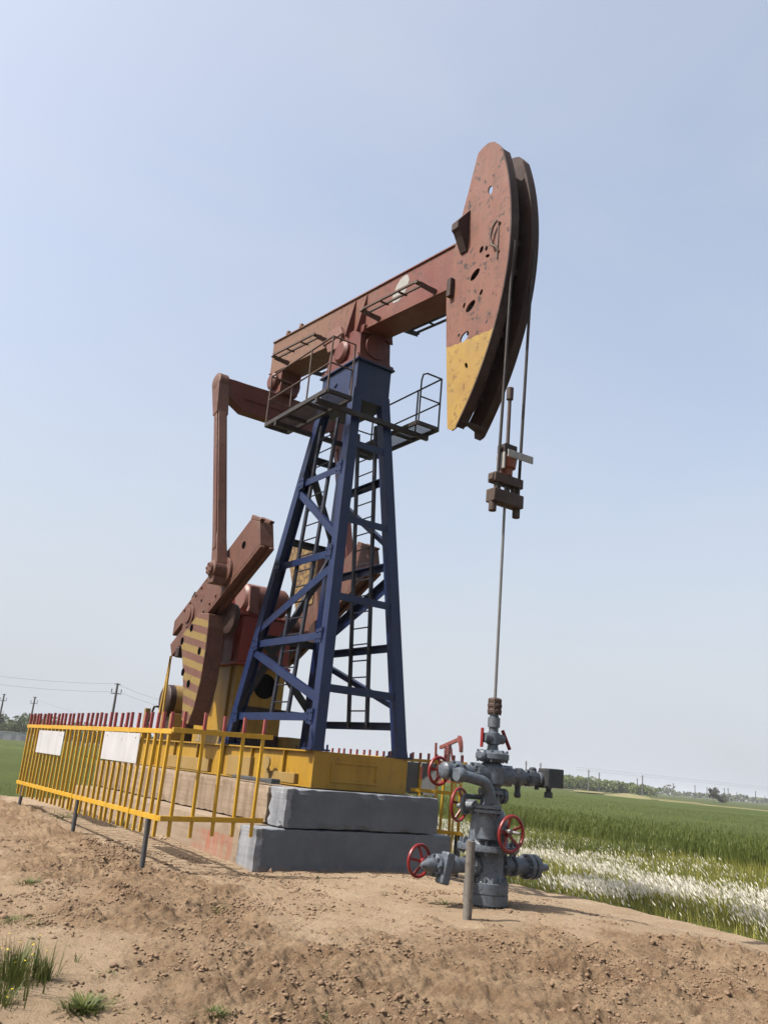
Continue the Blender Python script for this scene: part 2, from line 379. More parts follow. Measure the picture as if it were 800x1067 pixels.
# milky summer air: the clear sky mixed with pale haze light, more of it low down
nt=w.node_tree; tcw=nt.nodes.new('ShaderNodeTexCoord'); sx=nt.nodes.new('ShaderNodeSeparateXYZ'); nt.links.new(tcw.outputs['Generated'],sx.inputs[0])
rp=nt.nodes.new('ShaderNodeMapRange'); rp.interpolation_type='SMOOTHERSTEP'; rp.inputs['From Min'].default_value=-.04; rp.inputs['From Max'].default_value=.52; rp.inputs['To Min'].default_value=.93; rp.inputs['To Max'].default_value=.44
nt.links.new(sx.outputs['Z'],rp.inputs['Value']); mxw=nt.nodes.new('ShaderNodeMix'); mxw.data_type='RGBA'; mxw.clamp_result=False
nz=nt.nodes.new('ShaderNodeTexNoise'); nz.inputs['Scale'].default_value=2.2; nz.inputs['Detail'].default_value=5; nz.inputs['Roughness'].default_value=.5; nz.inputs['Distortion'].default_value=.6
mpw=nt.nodes.new('ShaderNodeMapping'); mpw.inputs['Scale'].default_value=(1,1,2.4); nt.links.new(tcw.outputs['Generated'],mpw.inputs['Vector']); nt.links.new(mpw.outputs[0],nz.inputs['Vector'])
mrw=nt.nodes.new('ShaderNodeMapRange'); mrw.inputs['From Min'].default_value=.3; mrw.inputs['From Max'].default_value=.7; mrw.inputs['To Min'].default_value=-.09; mrw.inputs['To Max'].default_value=.09; nt.links.new(nz.outputs['Fac'],mrw.inputs['Value'])
adw=nt.nodes.new('ShaderNodeMath'); adw.operation='ADD'; adw.use_clamp=True; nt.links.new(rp.outputs[0],adw.inputs[0]); nt.links.new(mrw.outputs[0],adw.inputs[1])
nt.links.new(adw.outputs[0],mxw.inputs[0]); nt.links.new(sky.outputs[0],mxw.inputs[6]); mxw.inputs[7].default_value=(2.44,2.58,2.80,1)
nt.links.new(mxw.outputs[2],bg.inputs['Color'])
sun=bpy.data.objects.new('sun',bpy.data.lights.new('sun','SUN')); COL.objects.link(sun)
sun.data.energy=4.8; sun.data.angle=R(.6); sun.data.color=(1,.955,.89); sun.rotation_euler=TR.to_track_quat('-Z','Y').to_euler()
sun.location=(-20,10,30)
sc.view_settings.view_transform='Standard'; sc.view_settings.look='None'; sc.view_settings.gamma=1; sc.view_settings.exposure=.92
try: sc.view_settings.use_curve_mapping=False
except Exception: pass

# ------------------------------------------------------------------ ground and fields
xs=np.concatenate([np.arange(-16,-7,.14),np.arange(-7,1.6,.0165),np.arange(1.6,6.2,.05)])
ys=np.concatenate([np.arange(-15,-8,.14),np.arange(-8,-2.,.0165),np.arange(-2.,.6,.03),np.arange(.6,10.4,.065)])
pad=link('soil_pad',grid_mesh('soil_pad',xs,ys)); pad.data.materials.append(M['soil']); tag(pad,kind='structure')
b=MB(); b._face([b.bm.verts.new(p) for p in ((-4000,-4000,FZ),(4000,-4000,FZ),(4000,4000,FZ),(-4000,4000,FZ))])
g=b.build('field_ground',M['field']); tag(g,kind='structure')

def slab_top(name,poly_x,poly_y,top,amp,mat,seed,keepf=None):
    X,Y=np.meshgrid(poly_x,poly_y); Z=top+amp*(fbm(X.ravel()*.9,Y.ravel()*.9,4,seed)-.5)
    edge=(X.ravel()<=poly_x[1]); Z=np.where(edge,np.where(X.ravel()<=poly_x[0],FZ-.05,Z-.25),Z)
    nx=len(poly_x); ny=len(poly_y); i=np.arange(nx*ny).reshape(ny,nx)
    q=np.stack([i[:-1,:-1],i[:-1,1:],i[1:,1:],i[1:,:-1]],-1).reshape(-1,4)
    if keepf is not None: q=q[keepf(X.ravel()[q[:,1]],Y.ravel()[q[:,1]])]
    me=raw_mesh(name,np.c_[X.ravel(),Y.ravel(),Z],q); me.shade_smooth(); me.materials.append(mat); o=link(name,me); return o
def mat_canopy():
    t=NT('wheat_canopy')
    c=t.mix(t.ramp(t.noise(.05,5,.6),[(.35,0),(.68,1)]),(.080,.112,.022),(.125,.150,.034))
    f=t.ramp(t.noise(1.6,6,.75,t.map((1,.35,1))),[(.38,0),(.64,1)]); c=t.mix(t.math('MULTIPLY',f,.6),c,(.05,.07,.014))
    f2=t.ramp(t.noise(7,4,.75),[(.5,0),(.7,1)]); c=t.mix(t.math('MULTIPLY',f2,.35),c,(.15,.18,.06))
    t.bump(t.noise(5,6,.75),1.0,.12); return t.out(c,.85,0,.1)
M['canopy']=mat_canopy()
WX0=21.0
o=slab_top('wheat_canopy',np.concatenate([[WX0+.5,WX0+.9],np.arange(WX0+1.3,60,.5),np.arange(60,150,3)]),np.concatenate([np.arange(-40,60,.6),np.arange(60,261,4)]),-.13,.14,M['canopy'],21); tag(o,kind='stuff')
o=slab_top('crop_field_canopy',np.arange(-160,20.6,1.2),np.arange(14,330,1.5),-.30,.25,M['canopy'],31,lambda a_,b_: a_<np.minimum(20.6,-1+.26*b_)); tag(o,kind='stuff')

# pale strips across the far field
def strip(pts,wid):
    b=MB(); L=[Vector(p) for p in pts]
    for k,(p,q) in enumerate(zip(L,L[1:])):
        d=(q-p); n=Vector((-d.y,d.x,0)).normalized()*wid
        b._face([b.bm.verts.new(v) for v in (p-n,q-n,q+n,p+n)])
    return b
sp=MB(); rr=random.Random(5)
for k in range(70):
    t=rr.random(); px=585+t*260; base=820.5+(px-585)*.118; p=at_z(px,base+rr.uniform(-1.2,1.4)+1.5,FZ+.02)
    a=rr.uniform(5,15); bb=rr.uniform(3,9); n=9; ph=rr.random()*6; vs=[]
    for i in range(n):
        an=2*math.pi*i/n; s=1+.3*math.sin(3*an+ph)
        vs.append(sp.bm.verts.new((p.x+math.cos(an)*a*s,p.y+math.sin(an)*bb*s,FZ+.02+k*.004)))
    sp._face(vs)
for pts in (((626,828.5),(652,826.2),(676,830.5),(680,836),(655,834.6),(636,831.5)),((598,823.2),(628,825.6),(628,827),(598,824.6)),((686,833.6),(745,840.2),(744,842.6),(686,836)),((752,841.4),(830,850.5),(830,853.6),(752,843.8))):
    sp._face([sp.bm.verts.new((*at_z(px,py,FZ+.35).xy,FZ+.35)) for px,py in pts])
o=sp.build('sandy_field_strip',M['straw']); tag(o,kind='structure')

# ------------------------------------------------------------------ grasses (nobody could count the blades)
def blades(P,h,wd,lean,az,segs=3,curve=.6,tipw=.08):
    """P (n,3) roots; ribbons of `segs` quads"""
    n=len(P); pts=[]; side=np.c_[np.cos(az+1.57),np.sin(az+1.57),np.zeros(n)]; dr=np.c_[np.cos(az),np.sin(az),np.zeros(n)]
    for k in range(segs+1):
        t=k/segs; wk=wd*(1-t)**.7+wd*tipw; c=P+np.c_[np.zeros(n),np.zeros(n),h*t*(1-.25*lean*t)]+dr*(h*lean*(t**(1+curve)))[:,None]
        pts.append(c-side*(wk/2)[:,None]); pts.append(c+side*(wk/2)[:,None])
    V=np.stack(pts,1).reshape(-1,3); m=2*(segs+1); base=np.arange(n)[:,None]*m
    F=np.concatenate([base+np.array([2*k,2*k+1,2*k+3,2*k+2]) for k in range(segs)],0); return V,F
def join(parts):
    V=[];F=[];Mi=[];o=0
    for v,f,m in parts: V.append(v);F.append(f+o);Mi.append(np.full(len(f),m));o+=len(v)
    return np.concatenate(V),np.concatenate(F),np.concatenate(Mi)
# wheat: rows of upright blades along the near edge of the field, thinning into the canopy
n=52000; x=WX0+rng.beta(.9,3.0,n)*16; y=rng.uniform(-14,46,n)+.0
x=x+ (fbm(y*.4,y*0+2,3,9)-.5)*.9*np.exp(-(x-WX0)/2)
P=np.c_[x,y,np.full(n,FZ-.03)]
parts=[(*blades(P,rng.uniform(.62,.92,n),rng.uniform(.016,.034,n),rng.uniform(.05,.35,n),rng.uniform(0,6.28,n),2),0)]
m=16000; k=rng.integers(0,n,m); P2=P[k].copy(); P2[:,2]+=.66; P2[:,:2]+=rng.normal(0,.02,(m,2))
parts.append((*blades(P2,rng.uniform(.10,.2,m),rng.uniform(.03,.045,m),rng.uniform(.1,.4,m),rng.uniform(0,6.28,m),1),1))
n=60000; x=WX0+1+rng.uniform(0,1,n)**1.6*60; y=rng.uniform(-25,90,n); P=np.c_[x,y,np.full(n,-.24)]
parts.append((*blades(P,rng.uniform(.10,.30,n),rng.uniform(.03,.06,n),rng.uniform(.1,.6,n),rng.uniform(0,6.28,n),1),1))
V,F,mi=join(parts); me=raw_mesh('wheat_blades',V,F,mi); me.materials.append(M['wheat']); me.materials.append(M['wheat'])
tag(link('wheat_blades',me),kind='stuff')
# rough verge between the pad and the wheat
n=60000; x=4.95+rng.uniform(0,1,n)**1.25*15.8; y=rng.uniform(-9,30,n); P=np.c_[x,y,np.full(n,FZ-.04)]
hh=rng.uniform(.18,.5,n)*(.7+.6*fbm(x*.5,y*.5,3,41)); hh*=np.clip((x-4.6)/1.0,.45,1)
parts=[(*blades(P,hh,rng.uniform(.008,.022,n),rng.uniform(.1,.7,n),rng.normal(2.7,1.1,n),2),0)]
V,F,mi=join(parts); me=raw_mesh('verge_grass',V,F,mi); me.materials.append(M['grass']); tag(link('verge_grass',me),kind='stuff')
# white seed plumes of the verge grass
n=175000; x=5.0+rng.uniform(0,1,n)*14.5; y=rng.uniform(-9,30,n)
dens=np.clip((fbm(x*.55,y*.55,4,51)-.41)*3.9,.05,.95)*(sstep(5.5,7.2,x)*(1-.95*sstep(-1.2,1.8,x-np.clip(10.9+.33*y,9.0,17)+2.5*(fbm(y*.3,y*0,2,3)-.5))))
keep=rng.uniform(0,1,n)<dens; x=x[keep]; y=y[keep]; n=len(x)
hs=rng.uniform(.14,.36,n); azs=rng.normal(2.75,.55,n); ln=rng.uniform(.25,.75,n)
P=np.c_[x,y,np.full(n,FZ-.02)]
parts=[(*blades(P,hs,np.full(n,.006),ln*.5,azs,1),1)]
tip=P+np.c_[np.cos(azs)*hs*ln*.5*1.0,np.sin(azs)*hs*ln*.5,hs*(1-.12*ln)-.02]
L=rng.uniform(.06,.13,n)
def plume(tip,L,az,ln,wd,rot):
    n=len(tip); d=np.c_[np.cos(az)*ln,np.sin(az)*ln,np.ones(n)]; d/=np.linalg.norm(d,axis=1)[:,None]
    s=np.c_[np.cos(az+rot),np.sin(az+rot),np.zeros(n)]
    A=tip; B=tip+d*(L*.35)[:,None]; C=tip+d*(L*.75)[:,None]; D=tip+d*L[:,None]
    V=np.stack([A,B-s*(wd)[:,None],B+s*wd[:,None],C-s*(wd*.8)[:,None],C+s*(wd*.8)[:,None],D],1).reshape(-1,3)
    b=np.arange(n)[:,None]*6; F=np.concatenate([b+np.array([0,2,1,1]),b+np.array([1,2,4,3]),b+np.array([3,4,5,5])],0)
    return V,F
def tri_fix(V,F):   # degenerate quads -> split to triangles
    T=np.concatenate([F[:,[0,1,2]],F[:,[0,2,3]]],0); ok=(T[:,0]!=T[:,1])&(T[:,1]!=T[:,2])&(T[:,0]!=T[:,2]); return T[ok]
pl=[]
for rot in (1.57,.2): 
    v,f=plume(tip,L,azs,ln*1.2,rng.uniform(.007,.0135,n),rot); pl.append((v,tri_fix(v,f),0))
v,f,_=(*parts[0][:2],0); pl.append((v,tri_fix(v,f),1))
V,F,mi=join(pl); me=raw_mesh('white_seed_grass',V,F,mi); me.materials.append(M['plume']); me.materials.append(M['grass']); tag(link('white_seed_grass',me),kind='stuff')
# left field edge behind the fence
n=26000; x=rng.uniform(-14,20,n); y=9.7+rng.uniform(0,1,n)**2*22; P=np.c_[x,y,np.full(n,FZ-.03)]
V,F=blades(P,rng.uniform(.35,.62,n),rng.uniform(.014,.03,n),rng.uniform(.1,.5,n),rng.uniform(0,6.28,n),2)
me=raw_mesh('field_crop_blades',V,F); me.materials.append(M['wheat']); tag(link('field_crop_blades',me),kind='stuff')

# clods lying on the loose soil
def clods():
    ico=bmesh.new(); bmesh.ops.create_icosphere(ico,subdivisions=1,radius=1); V0=np.array([v.co[:] for v in ico.verts]); F0=np.array([[v.index for v in f.verts] for f in ico.faces]); ico.free()
    n=9000; x=rng.uniform(-6.5,2.5,n); y=rng.uniform(-7.9,2.5,n)
    keep=rng.uniform(0,1,n)<(.04+dugmask(x,y)*np.clip((fbm(x*1.7,y*1.7,3,61)-.38)*3.2,.08,1)); x=x[keep]; y=y[keep]; n=len(x); s=.005+.022*rng.uniform(0,1,n)**5
    z=height(x,y); V=[];F=[]
    for k in range(n):
        q=V0*(1+rng.normal(0,.30,(len(V0),1)))*np.array([1,rng.uniform(.6,1.1),rng.uniform(.4,.7)])*s[k]
        a=rng.uniform(0,6.28); q=np.c_[q[:,0]*np.cos(a)-q[:,1]*np.sin(a),q[:,0]*np.sin(a)+q[:,1]*np.cos(a),q[:,2]]
        V.append(q+[x[k],y[k],z[k]+s[k]*.25]); F.append(F0+k*len(V0))
    me=raw_mesh('soil_clods',np.concatenate(V),np.concatenate(F)); me.materials.append(M['clod']); return link('soil_clods',me)
tag(clods(),kind='stuff')

# crumbs of dry earth, far too many to count
def crumbs():
    V0=np.array([[1,0,0],[-1,0,0],[0,1,0],[0,-1,0],[0,0,1],[0,0,-1]],float); F0=np.array([[0,2,4],[2,1,4],[1,3,4],[3,0,4],[2,0,5],[1,2,5],[3,1,5],[0,3,5]])
    n=230000; x=rng.uniform(-6.8,3.0,n); y=rng.uniform(-7.9,3.5,n)
    dm=dugmask(x,y); cl=np.clip((fbm(x*2.1,y*2.1,5,71,.62)-.42)*4.5,0,1)
    keep=rng.uniform(0,1,n)<(.02+.9*dm*(.08+.92*cl**1.5)+.22*cl**2*(1-dm)); x=x[keep]; y=y[keep]; n=len(x)
    cl=cl[keep]; s=.004+(.010+.014*cl)*rng.uniform(0,1,n)**4+.020*(rng.uniform(0,1,n)<.015*cl)
    q=V0[None]*(1+rng.normal(0,.33,(n,6,1)))*np.stack([np.ones(n),rng.uniform(.5,1.2,n),rng.uniform(.45,.8,n)],1)[:,None,:]*s[:,None,None]
    a=rng.uniform(0,6.28,n); ca=np.cos(a)[:,None]; sa=np.sin(a)[:,None]; q=np.stack([q[:,:,0]*ca-q[:,:,1]*sa,q[:,:,0]*sa+q[:,:,1]*ca,q[:,:,2]],2)
    q+=np.stack([x,y,height(x,y)+s*.18],1)[:,None,:]; F=(F0[None]+6*np.arange(n)[:,None,None]).reshape(-1,3)
    me=raw_mesh('soil_crumbs',q.reshape(-1,3),F); me.materials.append(M['clod']); return link('soil_crumbs',me)
tag(crumbs(),kind='stuff')

# weeds: each tuft one thing
def on_ground(px,py):
    """where the ground is met at a spot of the photograph"""
    d=(CAMR@Vector((px-400,533.5-py,-f_px))).normalized(); t=4.0
    T_=np.arange(4,40,.01); Q=np.array(CAMP)[None]+np.array(d)[None]*T_[:,None]; k=int(np.argmax(Q[:,2]<=height(Q[:,0],Q[:,1]))); p=Vector(Q[k])
    return p.x,p.y
def tuft(name,px,py,n,h,spread,label,flowers=0,wide=.012,lean=(.2,.8)):
    x,y=on_ground(px,py)
    r=np.random.default_rng(int(px*7+py)); a=r.uniform(0,6.28,n); d=np.abs(r.normal(0,spread,n)); X=x+np.cos(a)*d; Y=y+np.sin(a)*d
    P=np.c_[X,Y,height(X,Y)-.02]; hh=r.uniform(.45,1,n)*h
    V,F=blades(P,hh,r.uniform(.6,1.2,n)*wide,r.uniform(*lean,n),a+r.normal(0,.6,n),3); mi=np.zeros(len(F))
    if flowers:
        k=r.integers(0,n,flowers); top=V.reshape(n,-1,3)[k,-1]; s=.009
        off=np.array([[-s,-s,0],[s,-s,.005],[s,s,0],[-s,s,.005]]); v=(top[:,None,:]+off[None]).reshape(-1,3); f=np.arange(flowers*4).reshape(-1,4)
        F=np.concatenate([F,f+len(V)]); V=np.concatenate([V,v]); mi=np.concatenate([mi,np.ones(flowers)])
    base=np.array([x,y,hz(x,y)]); me=raw_mesh(name,V-base,F,mi); me.materials.append(M['weed']); me.materials.append(M['yflower'])
    ob=link(name,me); ob.location=base; return tag(ob,label,'plant')
tuft('grass_clump',12,1022,260,.34,.15,'tall green grass clump with yellow flowers at the lower left edge',18,.010,(.1,.6))
tuft('grass_clump',46,1022,60,.27,.05,'narrow upright grass clump just right of the tall flowering clump',0,.010,(.1,.5))
tuft('grass_clump',4,1046,70,.18,.07,'shorter grass clump below the tall flowering clump at the left edge',4,.009,(.2,.8))
tuft('weed',88,1052,330,.12,.075,'bushy leafy weed on bare soil near the bottom left corner',0,.014,(.5,1.6))
tuft('weed',224,1058,110,.08,.055,'small green weed near the bottom edge right of the bushy leafy weed',0,.011,(.6,1.6))
tuft('weed',112,1016,70,.05,.05,'tiny flat weed just above the bushy leafy weed',0,.010,(.8,1.6))
tuft('weed',30,920,140,.10,.07,'low green weed on the soil left of the nearest fence post',0,.010,(.6,1.4))
tuft('weed',14,960,150,.09,.11,'sparse flat weed at the left edge above the tall clump',0,.009,(.8,1.5))
tuft('weed',40,963,80,.06,.07,'greyish flat weed beside the sparse one at the left edge',0,.009,(.8,1.5))
tuft('grass_sprig',80,1003,7,.13,.012,'thin grass sprig standing alone on the sandy path',0,.009,(.3,.7))
tuft('weed',75,986,40,.05,.04,'tiny dry weed on the sandy path above the lone sprig',0,.008,(.5,1.4))
tuft('weed',228,950,90,.07,.05,'single green weed halfway up the loose bank in the foreground',0,.010,(.6,1.5))
tuft('weed',338,1062,50,.06,.05,'small weed cut by the bottom edge left of the middle',0,.010,(.6,1.5))
tuft('weed',400,932,60,.06,.09,'faint green weed on the pale soil before the concrete blocks',0,.008,(.7,1.5))
tuft('weed',462,942,90,.09,.10,'dry weed beside the wellhead on the left of the standpipe',0,.008,(.6,1.4))
tuft('weed',526,944,90,.08,.14,'thin weed growing under the wellhead flange',0,.008,(.5,1.4))
tuft('weed',330,915,40,.08,.03,'few green blades at the foot of the grey concrete block',0,.008,(.1,.6))
tuft('grass_clump',128,860,170,.16,.25,'green grass growing under the fence beside the nearest white sign',0,.010,(.5,1.3))
tuft('grass_clump',68,852,150,.15,.32,'green grass growing under the middle of the left fence',0,.010,(.5,1.3))

# ------------------------------------------------------------------ concrete blocks
def rough_block(name,x0,x1,y0,y1,z0,z1,mat,label,jag=.012,seed=1,nx=14,ny=6,nz=6,chip=.03,parent=None):
    b=bmesh.new(); bmesh.ops.create_cube(b,size=1)
    bmesh.ops.scale(b,vec=(x1-x0,y1-y0,z1-z0),verts=b.verts); bmesh.ops.translate(b,vec=((x0+x1)/2,(y0+y1)/2,(z0+z1)/2),verts=b.verts)
    for ax,nn,lo,hi in ((0,nx,x0,x1),(1,ny,y0,y1),(2,nz,z0,z1)):
        for k in range(1,nn):
            no=[0,0,0]; no[ax]=1; co=[0,0,0]; co[ax]=lo+(hi-lo)*k/nn
            bmesh.ops.bisect_plane(b,geom=b.verts[:]+b.edges[:]+b.faces[:],plane_co=co,plane_no=no)
    r=random.Random(seed); c=Vector(((x0+x1)/2,(y0+y1)/2,(z0+z1)/2))
    for v in b.verts:
        e=sum(1 for a,lo,hi in ((v.co.x,x0,x1),(v.co.y,y0,y1),(v.co.z,z0,z1)) if min(abs(a-lo),abs(a-hi))<1e-4)
        j=jag*(.35 if e==1 else .7)
        if e>=2:
            v.co+= Vector((math.copysign(1,c.x-v.co.x) if min(abs(v.co.x-x0),abs(v.co.x-x1))<1e-4 else 0, math.copysign(1,c.y-v.co.y) if min(abs(v.co.y-y0),abs(v.co.y-y1))<1e-4 else 0, math.copysign(1,c.z-v.co.z) if min(abs(v.co.z-z0),abs(v.co.z-z1))<1e-4 else 0))*(abs(r.gauss(0,1))*chip if r.random()<.75 else 0)
        v.co+=Vector((r.gauss(0,j),r.gauss(0,j),r.gauss(0,j)*.6))
    me=bpy.data.meshes.new(name); bmesh.ops.recalc_face_normals(b,faces=b.faces); b.to_mesh(me); b.free(); me.materials.append(mat)
    o=link(name,me,None,None,.008); return tag(o,label,'concrete block')
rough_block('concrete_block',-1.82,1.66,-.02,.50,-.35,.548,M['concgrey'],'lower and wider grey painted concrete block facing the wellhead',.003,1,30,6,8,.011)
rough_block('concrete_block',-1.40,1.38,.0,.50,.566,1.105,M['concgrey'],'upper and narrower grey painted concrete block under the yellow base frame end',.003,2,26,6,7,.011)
rough_block('concrete_footing',-1.80,1.66,.53,8.9,-.2,.56,M['conclow'],'long lower brown concrete footing course with an orange smear behind the fence',.005,3,8,70,5,.013)
rough_block('concrete_footing',-1.42,1.38,.53,8.9,.575,1.105,M['concbrown'],'long upper brown concrete footing course with dark drip stains under the yellow base frame',.005,4,8,70,5,.012)

# ------------------------------------------------------------------ the pumpjack
PJ=thing('pumpjack','large red and blue pumpjack with yellow base frame standing on concrete footings','pumpjack',(0,3.2,1.12))
# base frame
b=MB()
for s in (-1,1):
    x=s*.80
    b.box(x-.012,x+.012,.262,8.2,1.145,1.632)                       # web
    b.box(x-.075,x+.075,.262,8.2,1.12,1.144); b.box(x-.075,x+.075,.262,8.2,1.633,1.658)
    for y in np.arange(1.2,8.2,1.15): b.box(x+s*.013,x+s*.07,y-.01,y+.01,1.145,1.632)
b.box(-.874,.874,.238,.26,1.121,1.657)                                # front plate
b.box(-.72,.72,.263,8.1,1.615,1.631)                                  # deck plate
b.box(-.55,.30,.222,.236,1.50,1.53); b.box(-.55,.30,.222,.236,1.22,1.25); b.box(-.55,-.52,.222,.236,1.251,1.499); b.box(.27,.30,.222,.236,1.251,1.499)
base=b.build('base_frame',M['skid'],PJ,None,.004)
b=MB(); b.lathe((-.95,1.55,1.42),(-1,0,0),[(0,.11),(.03,.11)],18); b.bar((-.925,1.55,1.33),(-.925,1.50,1.14),.05,.03,(0,1,0)); b.build('lifting_lug',M['skidpale'],base,40)
for y0,y1,z0,z1 in ((.75,1.75,1.15,1.30),(2.3,3.2,1.15,1.48),(4.0,6.0,1.15,1.38)):
    b=MB(); b.box(-.887,-.814,y0,y1,z0,z1); b.build('side_plate',M['skidpale'],base,None,.006)
for lo_,hi_ in ((-.86,-.53),(.56,.86)):
    b=MB(); b.box(lo_,hi_,3.75,4.9,1.66,1.90); b.build('riser_block',M['skidpale'],base,None,.006)
# painted numeral on the riser block
cu=bpy.data.curves.new('numeral','FONT'); cu.body='3'; cu.size=.26; cu.extrude=.002
tmp=bpy.data.objects.new('numeral',cu); COL.objects.link(tmp); bpy.context.view_layer.update()
me=bpy.data.meshes.new_from_object(tmp.evaluated_get(bpy.context.evaluated_depsgraph_get())); bpy.data.objects.remove(tmp)
me.name='painted_numeral'; me.transform(Matrix.Translation((-.866,4.72,1.69))@Matrix.Rotation(-math.pi/2,4,'Z')@Matrix.Rotation(math.pi/2,4,'X')); me.materials.clear(); me.materials.append(M['whitetag'])
link('painted_numeral',me,base)

# tower: cap box on four legs
FB={-1:(-.79,.36,1.67),1:(.79,.36,1.67)}; FT={-1:(-.30,1.10,8.05),1:(.30,1.10,8.05)}
RB={-1:(-.79,3.40,1.67),1:(.79,3.40,1.67)}; RT={-1:(-.30,2.16,8.05),1:(.30,2.16,8.05)}
b=MB(); b.box(-.37,.37,1.0,2.26,7.85,8.60); b.box(-.42,.42,.95,2.31,8.602,8.64)
b.box(-.385,-.372,1.2,1.23,7.9,8.55); b.box(-.385,-.372,2.0,2.03,7.9,8.55)
b.lathe((-.374,1.75,8.33),(-1,0,0),[(0,.05),(.02,.05)],14)
tower=b.build('tower',M['blue'],PJ,None,.008)
def lerp(a,c,t): return Vector(a)+(Vector(c)-Vector(a))*t
for A,T,nm in ((FB,FT,'f'),(RB,RT,'r')):
    for s in (-1,1):
        b=MB(); p=Vector(A[s]); q=Vector(T[s])
        t=.016; w_=.19; d=(q-p).normalized()
        b.channel(p,q,w_,w_,.018,(1,0,0)) if nm=='r' else b.channel(p,q,w_,.17,.018,(1,0,0))
        if nm=='f':   # boxed front legs: cover plate towards the well
            b.bar(p+Vector((0,-.085,0)),q+Vector((0,-.085,0)),w_-.002,.014,(1,0,0))
        b.box(p.x-.17,p.x+.17,p.y-.15,p.y+.15,1.662,1.69)
        for ex in (-1,1):
            b.prism([(p.y-.09,1.69),(p.y+.09,1.69),(p.y+.02,1.98)],p.x+ex*.10-.006,p.x+ex*.10+.006)
            for ey in (-1,1): b.cyl((p.x+ex*.135,p.y+ey*.115,1.69),(p.x+ex*.135,p.y+ey*.115,1.76),.018,n=6)
        b.build('tower_leg',M['blue'],tower,None,.003)
def leg(A,T,s,z): return lerp(A[s],T[s],(z-1.67)/(8.05-1.67))
def brace(p,q,side,w_=.07,h_=.125,mat='blue'):
    b=MB(); sd=Vector(side); c=Vector((0,1.77,(p.z+q.z)/2)); mid=(p+q)/2
    if (mid-c).dot(sd)<0: sd=-sd
    d=(q-p).normalized(); u=sd.cross(d).normalized(); u=u if u.z>0 else -u
    b.bar(p+sd*.065,q+sd*.065,.014,h_,sd); b.bar(p+sd*.015+u*(h_/2-.007),q+sd*.015+u*(h_/2-.007),.086,.013,sd); b.build('tower_brace',M[mat],tower,None,.003)
for s in (-1,1):
    zs=[6.46,4.87,3.45,2.16]
    for z in zs: brace(leg(RB,RT,s,z),leg(FB,FT,s,z),(1,0,0))
    brace(leg(RB,RT,s,6.33),leg(FB,FT,s,5.15),(1,0,0))
    brace(leg(FB,FT,s,4.62),leg(RB,RT,s,3.72),(1,0,0),.09,.15 if s<0 else .20)
    brace(leg(RB,RT,s,3.32),leg(FB,FT,s,2.42),(1,0,0))
for z in (6.95,5.5,4.12,2.62): brace(leg(FB,FT,-1,z),leg(FB,FT,1,z),(0,1,0))
for z in (7.0,5.4,2.3): brace(leg(RB,RT,-1,z),leg(RB,RT,1,z),(0,1,0),mat='blueblack')
for za,zb_,sa in ((2.35,5.3,-1),(2.35,3.6,1),(5.5,6.9,1)):
    b=MB(); b.bar(leg(RB,RT,sa,za),leg(RB,RT,-sa,zb_),.08,.12,(0,1,0)); b.build('tower_brace',M['blueblack'],tower,None,.003)
for z in (3.6,): brace(leg(RB,RT,-1,z),leg(RB,RT,1,z),(0,1,0),mat='blueblack')
for s in (-1,1):
    for z_ in (6.46,4.87,3.45,2.16):
        for A_,T_ in ((FB,FT),(RB,RT)):
            c=leg(A_,T_,s,z_); sg_=1 if A_ is RB else -1; b=MB(); xo_=c.x+s*.103
            b.hexa([(xo_,c.y-sg_*.02,c.z-.13),(xo_,c.y-sg_*.21,c.z-.10),(xo_,c.y-sg_*.21,c.z+.10),(xo_,c.y-sg_*.02,c.z+.13),(xo_+s*.012,c.y-sg_*.02,c.z-.13),(xo_+s*.012,c.y-sg_*.21,c.z-.10),(xo_+s*.012,c.y-sg_*.21,c.z+.10),(xo_+s*.012,c.y-sg_*.02,c.z+.13)])
            for dy_,dz_ in ((-.06,.06),(-.06,-.06),(-.16,.05),(-.16,-.05)): b.cyl((xo_,c.y+sg_*dy_,c.z+dz_),(xo_+s*.03,c.y+sg_*dy_,c.z+dz_),.014,n=6)
            b.build('gusset_plate',M['blue'],tower)
# ladders inside the side faces
for s in (-1,1):
    b=MB(); dy=0 if s<0 else -.22
    r1b=Vector((s*.72,2.08+dy,2.12)); r2b=Vector((s*.72,1.50+dy,2.12)); r1t=Vector((s*.36,2.12+dy*.8,7.6)); r2t=Vector((s*.36,1.52+dy*.8,7.6))
    b.bar(r1b,r1t,.045,.075,(1,0,0)); b.bar(r2b,r2t,.045,.075,(1,0,0))
    for k in range(1,19):
        t=k/19; b.cyl(lerp(r1b,r1t,t),lerp(r2b,r2t,t),.013,n=6)
    b.build('ladder',M['blueblack'],tower)

